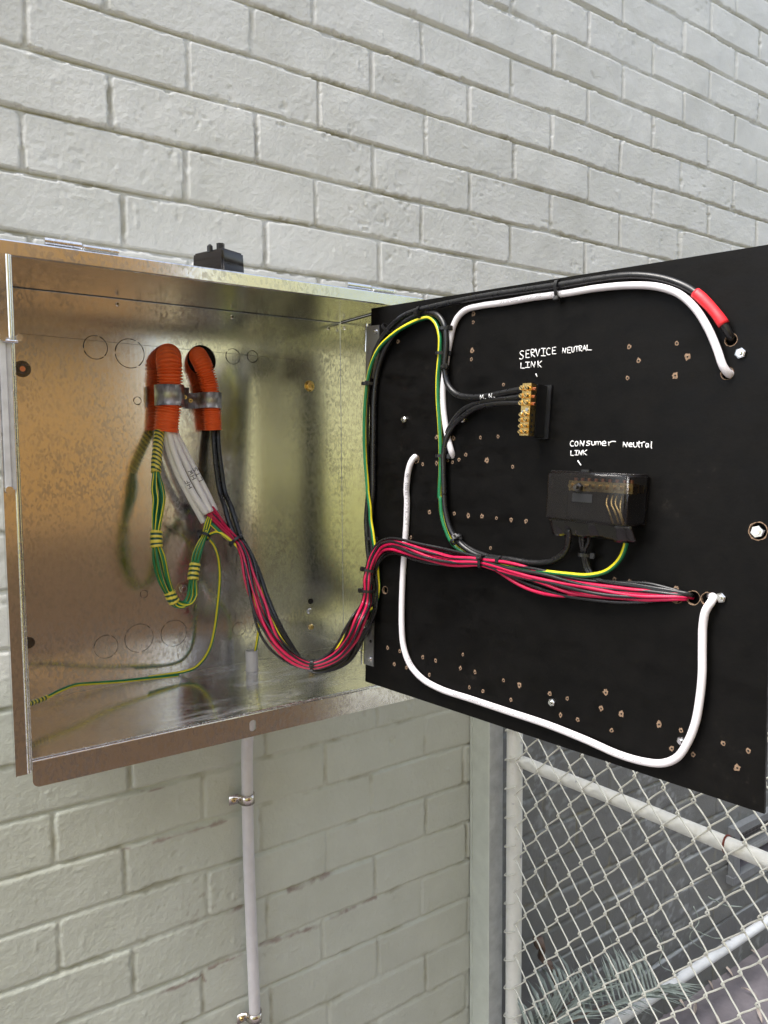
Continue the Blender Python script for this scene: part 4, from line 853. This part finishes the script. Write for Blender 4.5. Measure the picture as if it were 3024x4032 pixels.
def low_black(k, lab):
    r_ = .0037
    P = pts('C', [(735,(606,632)[k],.032),(697,(608,632)[k],.031),(640,(614,632)[k],.024),(580,(621,637)[k],.016),(520,(634,651)[k],.011),(465,(662,687)[k],.009),(430,(705,722)[k],.007),(403,(760,775)[k],(.004,.009)[k]),(393,(830,835)[k],(.003,.009)[k]),(393,900,(.003,.009)[k]),(396,990,(.003,.009)[k])])
    P += pts('E', [(395,30,(.003,.009)[k]),(400,110,(.003,.009)[k]),(425,(190,195)[k],(.003,.009)[k]),(478,(248,256)[k],(.003,.009)[k]),(560,(286,296)[k],(.004,.008)[k]),(650,(299,304)[k],.006),(740,313,.005),(810,308,.006),(858,(282,278)[k],.010),(878,(246,244)[k],.018),(882,205,.026),(884,180,.028)])
    C = spline(P, .003); cable('thick_cable', C, r_, 'blackcab', lab, group='thick black cables'); return C
CABC = low_black(1, 'thick black cable from third clamp of the brass link down to the covered link'); low_black(0, 'thick black cable from the second clamp of the brass link, tucked behind its neighbour')
# ---- red sleeve on the top cable
i0 = nearest(CABA, onP('C', 1372, 198, .009)); i1 = nearest(CABA, onP('C', 1489, 340, .007))
V, F = tube_data(CABA[i0:i1], lambda i, s: .0057+.0002*math.sin(s*160), 20, flat=.86); mesh('red_sleeve', V, F, MT['redsleeve'], None, True, label='red heat-shrink sleeve on the thick black cable at the upper right', cat='cable sleeve')
# ---- white cables
PW = pts('C', [(1522,505,-.014),(1508,518,.002),(1485,490,.009),(1460,420,.010),(1425,340,.011),(1375,262,.011),(1310,205,.010),(1230,178,.009),(1130,172,.008),(1000,182,.007),(870,203,.006),(740,220,.0055),(640,238,.005),(540,252,.005),(480,268,.005),(450,295,.005),(432,330,.005),(420,380,.004),(404,470,.003),(392,560,.003),(392,640,.003),(398,700,.003),(408,760,.004),(425,825,.003),(435,853,-.010)])
CW = spline(PW, .003); cw = cable('white_cable', CW, lambda i, s: .0042, 'whitecab', 'white cable arching across the top right of the panel, below the thick black one', group='white cables looping over the panel')
PW2 = pts('C', [(292,850,-.010),(281,842,.001),(266,862,.007),(254,905,.008),(248,980,.006)])+pts('E', [(250,60,.005),(248,150,.005),(243,230,.004),(236,330,.004),(231,440,.005),(230,560,.006),(237,640,.006),(262,710,.006),(310,765,.006),(380,805,.006),(500,845,.006),(650,895,.006),(800,945,.007),(950,1005,.008),(1080,1062,.009),(1180,1090,.009),(1250,1095,.009),(1305,1072,.010),(1345,1015,.010),(1375,940,.010),(1392,850,.010),(1402,750,.010),(1403,650,.010),(1405,560,.010),(1416,500,.011),(1440,462,.008),(1445,445,-.001),(1434,440,-.012)])
CW2 = spline(PW2, .003); cw2 = cable('white_cable', CW2, .0044, 'whitecab', 'long white cable looping round the lower half of the panel in a wide U', group='white cables looping over the panel')
def arclen(C, p): i = nearest(C, p); return sum((C[k+1]-C[k]).length for k in range(i))
print_on('printing', CW2, arclen(CW2, onP('C', 255, 905, .008)), 'ELECTRIC CABLES 2022 V-90', .0060, .0044, MT['print'], cw2, flip=True)
print_on('printing', CW2, arclen(CW2, onP('E', 250, 690, .006)), '=1033m=', .0056, .0044, MT['print'], cw2, ang=.35)
print_on('printing', CW2, arclen(CW2, onP('E', 420, 820, .006)), '=1033m=       202202123DSE  BA-OESIOSD-BMO SHoR uC 09-V3  CI/2^mm01 VD0111DS V057-054  ELBAC CIRTCELE', .0056, .0044, MT['print'], cw2, ang=.1)
print_on('printing', CW, arclen(CW, onP('C', 860, 204, .006)), '2^mm01  1110DS  uC SHoR  CMO-S01530', .0052, .0042, MT['print'], cw, ang=-.35)
# ---- sheathed white cables out of the larger conduit
sh = [[(548,1060,1.184),(556,1240,1.182),(590,1420,1.178),(690,1700,1.170),(820,1950,1.164),(975,2230,1.160)], [(590,1060,1.176),(595,1240,1.174),(640,1430,1.168),(745,1700,1.160),(880,1950,1.154),(1003,2135,1.151)], [(625,1060,1.181),(632,1240,1.178),(705,1430,1.172),(835,1700,1.164),(960,1940,1.157),(1050,2118,1.153)], [(660,1060,1.187),(668,1240,1.184),(760,1430,1.178),(890,1680,1.170),(1020,1930,1.163),(1103,2108,1.158)]]
slab = ['white sheathed cable furthest left under the larger orange conduit', 'white sheathed cable marked HF', 'white sheathed cable marked HW', 'white sheathed cable marked LTS, furthest right of the four']
for k, P in enumerate(sh):
    C = spline([atY('I', x, y, Y) for x, y, Y in P], .003); o = cable('sheathed_cable', C, .0052 if k != 3 else .0046, 'sheath', slab[k], group='white sheathed cables out of the larger orange conduit', n=16)
    if k in (1, 2, 3):
        w_, q, rr = {1: ('HF', (835,1845), .0052), 2: ('HW', (858,1765), .0052), 3: ('LTS', (955,1760), .0046)}[k]
        q = atY('I', q[0], q[1], P[3][2]); write_on(C, arclen(C, q), w_, .0065, .0062, .0022, rr, o, rev=True, rad=.0005, label='black handwritten letters '+w_, ang=.1)

# ---- green-yellow earth wires
PE = pts('J', [(690,235,'Y',1.125),(760,300,'Y',1.118),(840,362,'Y',1.112)])
iE0 = nearest(MAIN, J_(930,420,1.095)); iE1 = nearest(MAIN, atY('Z', 1412, 2440, .925))
PE2 = pts('Q', [(200,930,.006),(250,760,.006),(245,620,.005),(235,480,.006),(222,350,.012),(205,260,.015),(185,120,.015),(165,0,.014)])+pts('E', [(106,100,.014),(96,30,.014)])+pts('C', [(96,960,.014),(88,860,.014),(84,760,.014),(86,650,.014),(97,540,.014),(115,470,.014),(145,412,.014),(200,360,.013),(250,328,.012),(300,305,.009),(335,298,.006),(362,320,.007),(378,370,.010),(377,440,.010),(370,530,.009),(370,610,.008),(376,700,.008),(381,800,.008),(381,900,.008),(378,1000,.008)])
PE2 += pts('E', [(380,60,.008),(385,120,.008),(400,180,.008),(430,240,.006),(475,275,.005),(530,302,.005),(640,328,.010),(760,345,.013),(880,358,.014),(960,362,.014),(1030,345,.013),(1080,300,.013),(1103,245,.018),(1104,215,.024),(1100,190,.028)])
C = strand(.0070, -.0075, 33, .001, iE0, iE1, PE, PE2)
stripe_tube('earth_wire', C, .0029, MT['green'], MT['yellow'], frac=.38, twist=5, label='green-yellow earth wire running up the hinge edge and down the panel to the covered link', cat='wire')
def loop_wire(k, n):
    a = 2*math.pi*k/n; ox, oy = math.cos(a), math.sin(a); sp = lambda s: s
    base = [('I',495,1150,1.182,.55),('I',490,1240,1.180,.55),('I',475,1400,1.168,.6),('I',460,1560,1.156,.6),('I',455,1690,1.148,.6),('I',470,1850,1.141,1.3),('J',262,20,1.136,1.35),('J',252,140,1.131,1.2),('J',240,300,1.124,.7),('J',240,400,1.120,.7),('J',262,520,1.115,1.3),('J',300,680,1.110,1.2),('J',355,810,1.106,.8),('J',385,868,1.105,.75),('J',430,895,1.105,1.0),('J',490,880,1.107,1.25),('J',530,820,1.110,1.2),('J',537,700,1.114,.75),('J',550,600,1.118,.7),('J',572,480,1.122,1.0),('J',605,390,1.126,.8),('J',632,335,1.130,.55),('J',655,265,1.138,.8),('J',670,200,1.148,.7),('J',690,140,1.156,.4)]
    P = []
    for c, x, y, Y, sc in base:
        p = atY(c, x, y, Y); rr = .0063*sc; P.append(p+Vector((ox*rr*.95, oy*rr*.8, oy*rr*.25+ox*rr*.3)))
    return spline(P, .003)
LOOP = [loop_wire(k, 6) for k in range(6)]
llab = ['outermost', 'front left', 'front right', 'innermost', 'rear right', 'rear left']
for k, C in enumerate(LOOP):
    stripe_tube('earth_wire', C, .0022, MT['green'], MT['yellow'], frac=.27, twist=9+2*k, phase=k*2, label=llab[k]+' thin green-yellow earth wire of the six in the taped hanging loop', cat='wire', group='earth wires of the taped hanging loop')
def centre_loop():
    n = min(len(c) for c in LOOP); idx = [[int(i*(len(c)-1)/(n-1)) for i in range(n)] for c in LOOP]
    return [sum((c[idx[k][i]] for k, c in enumerate(LOOP)), Vector())/6 for i in range(n)]
LC = centre_loop()
def tape(a, b, r, label, slant=0, group='striped tape wraps on the earth loop'):
    ia, ib = nearest(LC, a), nearest(LC, b); ia, ib = min(ia, ib), max(ia, ib); C = spline(LC[ia:ib+1:2], .0008)
    V, F = tube_data(C, lambda i, s: r*(1+.03*math.sin(s*900)), 22); ns = len(C)-1; s = 0; mi = []
    for i in range(ns):
        s += (C[i+1]-C[i]).length
        for q in range(22): mi.append(1 if ((s+slant*math.sin(2*math.pi*q/22+.8))/.0072) % 1 < .55 else 0)
    mi += [1, 1]; mesh('tape_wrap', V, F, [MT['tapegreen'], MT['tapeyellow']], None, True, mi, label=label, cat='tape', group=group)
tape(atY('I', 490, 1235, 1.18), atY('I', 455, 1690, 1.148), .0078, 'long green and yellow striped tape wrap just below the larger orange conduit', .004)
tape(J_(240,300,1.124), J_(242,428,1.119), .0088, 'striped green and yellow tape wrap on the left side of the earth loop', .0)
tape(J_(338,800,1.107), J_(405,885,1.105), .0086, 'striped green and yellow tape wrap at the bottom of the earth loop', .0015)
tape(J_(535,690,1.114), J_(560,540,1.120), .0084, 'striped green and yellow tape wrap on the right side of the earth loop', .001)
t, c = tang(LC, J_(632,335,1.128)); tie(c, t, .0085, .0085, 'black cable tie gathering the green-yellow wires above the earth loop', 140)
# two earth wires dropping from the tie to the floor of the box
PD = pts('J', [(640,280,'Y',1.132),(662,345,'Y',1.135),(705,400,'Y',1.140),(740,490,'Y',1.146),(757,620,'Y',1.150),(753,760,'Y',1.153),(738,920,'Y',1.157),(716,1090,'Y',1.162),(680,1240,'Y',1.168),(625,1340,'Y',1.173),(555,1408,'Y',1.176),(470,1440,'Y',1.177),(330,1465,'Y',1.176),(180,1487,'Y',1.172)])+pts('N', [(1659,612,'Y',1.170),(1400,640,'Y',1.163),(1100,672,'Y',1.155),(850,690,'Y',1.145),(700,705,'Y',1.135),(560,757,'Y',1.12),(440,818,'Y',1.105),(330,862,'Y',1.095),(262,885,'Y',1.087)])
CD = spline(PD, .003); stripe_tube('earth_wire', CD, .0026, MT['green'], MT['yellow'], frac=.42, twist=3.2, phase=3, label='green-yellow earth wire sweeping down to the left corner of the box floor', cat='wire')
ia = nearest(CD, atY('N', 430, 820, 1.105)); V, F = tube_data(spline(CD[ia:], .0008), lambda i, s: .0034, 16); ns = (len(V)//16)-1
mi = [1 if (i*.0008/.0052) % 1 < .5 else 0 for i in range(ns) for q in range(16)]+[0,0]; mesh('tape_wrap', V, F, [MT['tapegreen'], MT['tapeyellow']], None, True, mi, label='striped tape on the end of the earth wire at the lower left of the box', cat='tape')
C = spline(pts('J', [(640,330,'Y',1.14),(680,318,'Y',1.130),(740,300,'Y',1.120),(800,330,'Y',1.112),(850,372,'Y',1.106),(905,430,'Y',1.10),(960,560,'Y',1.09),(1020,760,'Y',1.085),(1060,900,'Y',1.10),(1078,1000,'Y',1.125),(1074,1110,'Y',1.145),(1058,1220,'Y',1.152),(1045,1300,'Y',1.154),(1042,1440,'Y',1.1545),(1040,1520,'Y',1.1545)]), .003)
stripe_tube('earth_wire', C, .0024, MT['green'], MT['yellow'], frac=.45, twist=4, phase=5, label='green-yellow earth wire rising out of the grey conduit stub', cat='wire')
# ---- wires into the film skirt
for k, (x0, y0) in enumerate([(525,150),(545,150),(585,150)]):
    P = pts('R', [(x0,y0-50,.022),(x0,y0,.020),((538,546,560)[k],(215,210,215)[k],.016),((545,556,568)[k],260,.013),((556,566,585)[k],330,.010),((590,600,620)[k],395,.010),((650,655,680)[k],432,.012),((760,760,770)[k],(452,455,446)[k],.013),((900,900,900)[k],(468,472,460)[k],.012),(1080,(495,502,490)[k],.010),(1230,(520,525,516)[k],.006),(1320,(535,538,533)[k],.002),(1348,552,-.008)])
    C = spline(P, .003); cable('wire', C, .0020, 'blackcab', ['black wire from the covered link, left of three passing down through a tie', 'black wire from the covered link, middle of three passing down through a tie', 'black wire from the covered link, right of three passing down through a tie'][k], 'wire', 'black wires hanging from the covered link')
tie(onP('R', 557, 250, .014), -PV, .0066, .0042, 'black cable tie round three thin wires below the covered link', 165)
# ---- ties along the thick cables
def ctie(C, c, x, y, off, a, b, lab, hd): t, p = tang(C, onP(c, x, y, off)); tie(p, t, a, b, lab, hd)
def mid(c, x, y, off): return onP(c, x, y, off)
tie(onP('C', 303, 278, .009), (CABA[nearest(CABA, onP('C', 330, 262, .009))]-CABA[nearest(CABA, onP('C', 270, 280, .010))]), .0080, .0065, 'black cable tie on the two thick cables near the top left of the panel', 100)
tie(onP('C', 172, 340, .008), (CABA[nearest(CABA, onP('C', 200, 322, .009))]-CABA[nearest(CABA, onP('C', 150, 385, .009))]), .0082, .0060, 'black cable tie with a loose tail at the top left corner of the panel', 60, tail=.012)
tie(onP('C', 840, 187, .008), (CABA[nearest(CABA, onP('C', 880, 166, .008))]-CABA[nearest(CABA, onP('C', 800, 178, .008))]), .0100, .0058, 'black cable tie joining the black and white cables at the top of the panel', 35)
tie(onP('C', 402, 342, .008), -PV, .0088, .0060, 'black cable tie just below the bend where the earth wire turns down', 115)
tie(onP('C', 386, 438, .008), -PV, .0078, .0060, 'black cable tie with its head to the left of the earth wire', 160)
tie(onP('C', 397, 490, .009), -PV, .0048, .0048, 'small black cable tie round the M.N. cable only', 90)
tie(onP('C', 386, 838, .007), -PV, .0078, .0062, 'black cable tie on earth wire and black cable beside the chipped hole', 160)
ctie(CABC, 'E', 440, 232, .009, .0085, .0062, 'black cable tie where the cables curve towards the covered link', 95)
ctie(CABC, 'E', 618, 300, .007, .0048, .0050, 'small black cable tie on the thick black cable above the red wires', 90)
tie(onP('C', 100, 556, .010), PV, .0100, .0066, 'black cable tie on the upright cables at the hinge edge, upper one', 100)
tie(onP('E', 112, 218, .010), PV, .0085, .0066, 'black cable tie on the upright cables just above the red wires', 60)

# ---------------------------------------------------------------- grey conduit through the floor and down the wall
P = [Vector((stub.x, stub.y, BZB+.033)), Vector((stub.x, stub.y, BZB-.02)), Vector((stub.x+.001, stub.y+.008, BZB-.05)), atY('G', 850, 30, 1.192), atY('G', 850, 150, 1.198), atY('G', 852, 300, 1.199), atY('G', 858, 500, 1.199), atY('G', 868, 750, 1.199), atY('G', 877, 985, 1.199), atY('G', 880, 1200, 1.199)]
C = spline(P, .004); fr_ = frames(C); V = []; n = 24
m = MB(); V, F = tube_data(C, .0101, n, cap=False); m.add(V, F, True); cg = m.build('grey_conduit', MT['greypvc'], None, label='grey plastic conduit rising up the wall and through the floor of the box', cat='conduit')
m = MB(); a, b, nn_ = fr_[0][1], fr_[0][2], fr_[0][0]; V = []
for rr, dd in ((.0101,0),(.0084,0),(.0084,.03)): V += [C[0]+nn_*dd+(a*math.cos(2*math.pi*i/n)+b*math.sin(2*math.pi*i/n))*rr for i in range(n)]
m.add(V, [(k*n+i, k*n+(i+1)%n, (k+1)*n+(i+1)%n, (k+1)*n+i) for k in range(2) for i in range(n)], False); m.build('inner_wall', MT['greypvc'], cg)
for (x, y, lab) in ((850,212,'nickel-plated one-hole saddle on the grey conduit just below the box'), (876,960,'nickel-plated one-hole saddle on the grey conduit, lowest in view')):
    p = atY('G', x, y, 1.199); saddle(p.x, 1.199, p.z, .0103, .0085, WALL-.0030, 'L', 'conduit_saddle', lab, mat='nickel', group='saddles on the grey conduit')

# ---------------------------------------------------------------- post, gate, pipe and litter
def post():
    root = empty('corner_post', (1.075, 1.18, FLOORZ), label='square gate post against the wall, pale green side, bare grey front', cat='post')
    xa, xb, ya, yb, zt = 1.0750, 1.1150, 1.1560, WALL+.003, .0; m = MB(); V = []
    rg = random.Random(2); N = 120
    for i in range(N+1):
        z = FLOORZ+(zt-FLOORZ)*i/N; j = .0008*mn.noise(Vector((0,0,z*30))); V += [(xa+j*.5, yb, z), (xa+j, ya+.0015, z), (xa+.0015+j, ya+j, z), (xb, ya+j, z), (xb, yb, z)]
    F = []; mi = []
    for i in range(N):
        for k in range(4): a = i*5+k; F.append((a, a+1, a+6, a+5)); mi.append(0 if k < 2 else 1)
    F.append(tuple(N*5+k for k in range(5))); mi.append(0)
    mesh('shaft', V, F, [MT['postpaint'], MT['postgrey']], root, False, mi)
    m = MB(); m.box((1.0752, WALL-.0005, (FLOORZ+zt)/2), (.0016,0,0), (0,.0035,0), (0,0,(zt-FLOORZ)/2)); m.build('sealant_joint', MT['postpaint'], root)
post()
GX = 1.125; GY1 = 1.128; GY0 = .16; GZT = -.02; GZB = -1.48; RZ = -.636
def gate():
    root = empty('wire_gate', (GX, GY1, GZB), label='white painted pipe and chain-link gate standing beyond the open panel', cat='gate')
    m = MB(); m.cyl((GX-.003, GY1, GZB), (GX-.003, GY1, GZT), .0170, 22); m.build('frame_post', MT['pipe'], root, )
    m = MB(); m.cyl((GX-.003, GY0, GZB), (GX-.003, GY0, GZT), .0125, 18); m.build('frame_post', MT['pipe'], root)
    V, F = tube_data(spline([Vector((GX+.003, GY1-.012, RZ-.006)), Vector((GX+.003, .8, RZ+.006)), Vector((GX+.003, .5, RZ+.012)), Vector((GX+.003, GY0+.01, RZ+.012))], .02), .0128, 20); mesh('frame_rail', V, F, MT['pipe'], root, True)
    for z in (GZT, GZB):
        m = MB(); m.cyl((GX, GY1-.012, z), (GX, GY0+.01, z), .0125, 18); m.build('frame_rail', MT['pipe'], root)
    # chain link: upright zigzag wires hooked into one another
    hw, hh = .0290, .0352; wr = .0015; x0 = GX-.018; y = GY1-.022; k = 0; N = int((GY1-GY0)/hw)
    rows_ = int((GZT-GZB)/hh)
    for c in range(N-1):
        ya, yb = GY1-.020-c*hw, GY1-.020-(c+1)*hw; P = []
        for i in range(rows_+1):
            z = GZB+i*hh+.004*mn.noise(Vector((c*.5, i*.35, 3))); side = (i+c) % 2
            yy = (ya+.0028 if side == 0 else yb-.0028)+.003*mn.noise(Vector((c*.7, i*.45, 9)))
            dp = .0022
            P.append(Vector((x0+dp*.5, yy+(-.0035 if side == 0 else .0035), z-.0040))); P.append(Vector((x0-dp, yy, z-.001))); P.append(Vector((x0-dp*.2, yy+(-.0026 if side == 0 else .0026), z+.0032)))
            mz = z+hh/2; P.append(Vector((x0+.0005, (ya+yb)/2, mz)))
        V, F = tube_data(spline(P[:-1], .011), wr, 7); mesh('mesh_wire', V, F, MT['meshwire'], root, True)
    i = 0; z = GZB+.02
    while z < GZT-.02:
        P = [Vector((x0+.001, GY1-.017, z+.012)), Vector((GX-.018, GY1-.014, z+.010)), Vector((GX-.0223, GY1-.002, z+.004)), Vector((GX-.018, GY1+.013, z-.004)), Vector((GX-.006, GY1+.020, z-.006))]
        V, F = tube_data(spline(P, .003), wr, 7); mesh('wrap_wire', V, F, MT['meshwire'], root, True); z += .0632; i += 1
    p = atX('H', 1412, 850, GX-.012); V, F = tube_data([Vector((GX+.003+.0136*math.cos(t*.35), p.y+.001*math.sin(t*.5), RZ+.010+.0136*math.sin(t*.35))) for t in range(20)], .0016, 7); mesh('rusty_tie', V, F, MT['rust'], root, True, label='rusty wire ring on the rail')
gate()
def wall_pipe():
    a = atY('H', 880, 1800, 1.15); b = atY('H', 1659, 1228, 1.15); d = (b-a).normalized(); z = (a.z+b.z)/2
    m = MB(); V, F = tube_data([Vector((1.2, 1.15, z)), Vector((1.8, 1.15, z+.001)), Vector((2.4, 1.15, z)), Vector((3.2, 1.15, z))], .0135, 20); mesh('wall_pipe', V, F, MT['whitepipe'], None, True, label='white painted pipe lying along the foot of the dark grey wall', cat='pipe')
    for x in (1.35, 2.0, 2.75): pass
wall_pipe()
def frond(bx, by, bz, L_, az, lift, n, label, seed, fold=.75):
    rg = random.Random(seed); d = Vector((math.cos(az)*math.cos(lift), math.sin(az)*math.cos(lift), math.sin(lift))); base = Vector((bx, by, bz)); up = Vector((0,0,1)); side = d.cross(up).normalized()
    root = empty('palm_frond', base, label=label, cat='palm frond'); C = spline([base+d*(L_*t)-up*(.12*L_*t*t) for t in (0,.25,.5,.75,1)], .02); V, F = tube_data(C, lambda i, s: .004*(1-.75*s/L_), 8); mesh('stalk', V, F, MT['twig'], root, True)
    V = []; F = []
    for k in range(n):
        t = .12+.86*k/n; p = C[int(t*(len(C)-1))]
        for sg in (-1, 1):
            ll = (.10+.05*math.sin(t*3))*(.7+.5*rg.random()); dd = (d*fold+side*sg*.8+up*(.25+.3*rg.random())).normalized(); q1 = p+dd*ll*.5+up*.01; q2 = p+dd*ll-up*.03*rg.random(); w_ = .0028*(1+.4*rg.random()); wv = dd.cross(up).normalized()*w_; nn = len(V)
            V += [p-wv*.5, p+wv*.5, q1+wv, q1-wv, q2, (p+q1)/2+up*w_*.8]; F += [(nn, nn+1, nn+5), (nn+1, nn+2, nn+5), (nn+2, nn+3, nn+5), (nn+3, nn, nn+5), (nn+3, nn+2, nn+4)]
    mesh('leaflets', V, F, MT['frond'], root)
def frond_at(p, q, n, label, seed, fold, w):
    d = q-p; frond(p.x, p.y, p.z, d.length*1.0, math.atan2(d.y, d.x), math.atan2(d.z, math.hypot(d.x, d.y))+.12, n, label, seed, fold)
frond_at(atY('H', 620, 1790, 1.06), atY('H', 1080, 1640, 1.10), 40, 'grey-green dry palm frond fallen behind the gate, reaching the white pipe', 4, .7, 1)
frond_at(atY('H', 380, 1960, 1.02), atY('H', 660, 1640, 1.12), 22, 'dry palm frond standing against the dark wall foot, behind the middle of the gate', 9, .8, 1)
frond_at(atY('H', 340, 1900, 1.14), atY('H', 560, 1780, 1.05), 14, 'smaller dry palm frond in the corner beside the gate post', 12, .9, 1)
def litter():
    rg = random.Random(21)
    spots = [(1580,1430,'topmost dry gum leaf on the concrete, at the right edge of the photo'),(1440,1520,'dry gum leaf on the concrete just left of the topmost leaf, near the white pipe'),(1560,1640,'narrow dry leaf alone near the right edge of the concrete'),(1180,1680,'dry leaf on the concrete beside the tips of the palm frond'),(1390,1790,'dry leaf on the concrete at the bottom edge of the photo'),(1350,1600,'curled dry leaf in the middle of the visible concrete'),(1270,1730,'dry leaf low on the concrete, between the frond tips and the bottom leaf'),(1610,1760,'dry leaf in the bottom right corner of the photo')]
    for k, (x, y, lab) in enumerate(spots):
        p = atZ('H', x, y, FLOORZ+.008); L_ = .020+.014*rg.random(); a = .4+rg.random()*1.6; d = Vector((math.cos(a), math.sin(a), .05)); s = Vector((-math.sin(a), math.cos(a), 0)); w_ = L_*.2; V = []; F = []
        n = 8
        for i in range(n+1):
            t = i/n; ww = w_*math.sin(math.pi*min(1, t*1.02+.02))*(1-.3*t); c = p+d*(L_*(t-.5)*2)+Vector((0,0,.006*math.sin(t*3))); V += [c-s*ww+Vector((0,0,.003)), c, c+s*ww+Vector((0,0,.004))]
        for i in range(n): b = i*3; F += [(b, b+1, b+4, b+3), (b+1, b+2, b+5, b+4)]
        mesh('fallen_leaf', V, F, MT['dryleaf'], None, label=lab, cat='leaf', group='dry leaves on the concrete')
    for k, (P, r, lab) in enumerate([([('H',425,1355,1.17),('H',470,1460,1.165),('H',525,1540,1.16),('H',515,1660,1.16)], .014, 'brown strip of bark hanging behind the gate wire'), ([('H',1260,1180,1.18),('H',1290,1260,1.175),('H',1240,1340,1.17),('H',1330,1420,1.165)], .0016, 'pale forked twig caught behind the gate wire'), ([('H',1060,1300,1.18),('H',1100,1400,1.17),('H',1080,1480,1.16),('H',1180,1540,1.15)], .0018, 'thin curved twig low against the dark wall'), ([('H',1340,1125,1.17),('H',1420,1170,1.15),('H',1520,1180,1.14)], .0022, 'straight pale twig leaning on the wall behind the gate'), ([('H',1240,1290,1.17),('H',1350,1340,1.15),('H',1460,1355,1.13)], .0020, 'pale twig sticking out over the white pipe')]):
        C = spline([atY(c, x, y, Y) for c, x, y, Y in P], .012); tube('twig', [c_+Vector((rg.uniform(-1,1),0,rg.uniform(-1,1)))*r*.6 for c_ in C], lambda i, s, r=r: r*(1-.3*(i/len(C))), MT['twig'] if k == 0 else MT['frond'], None, 7, .5 if k == 0 else 1, label=lab, cat='twig' if k else 'bark')
litter()
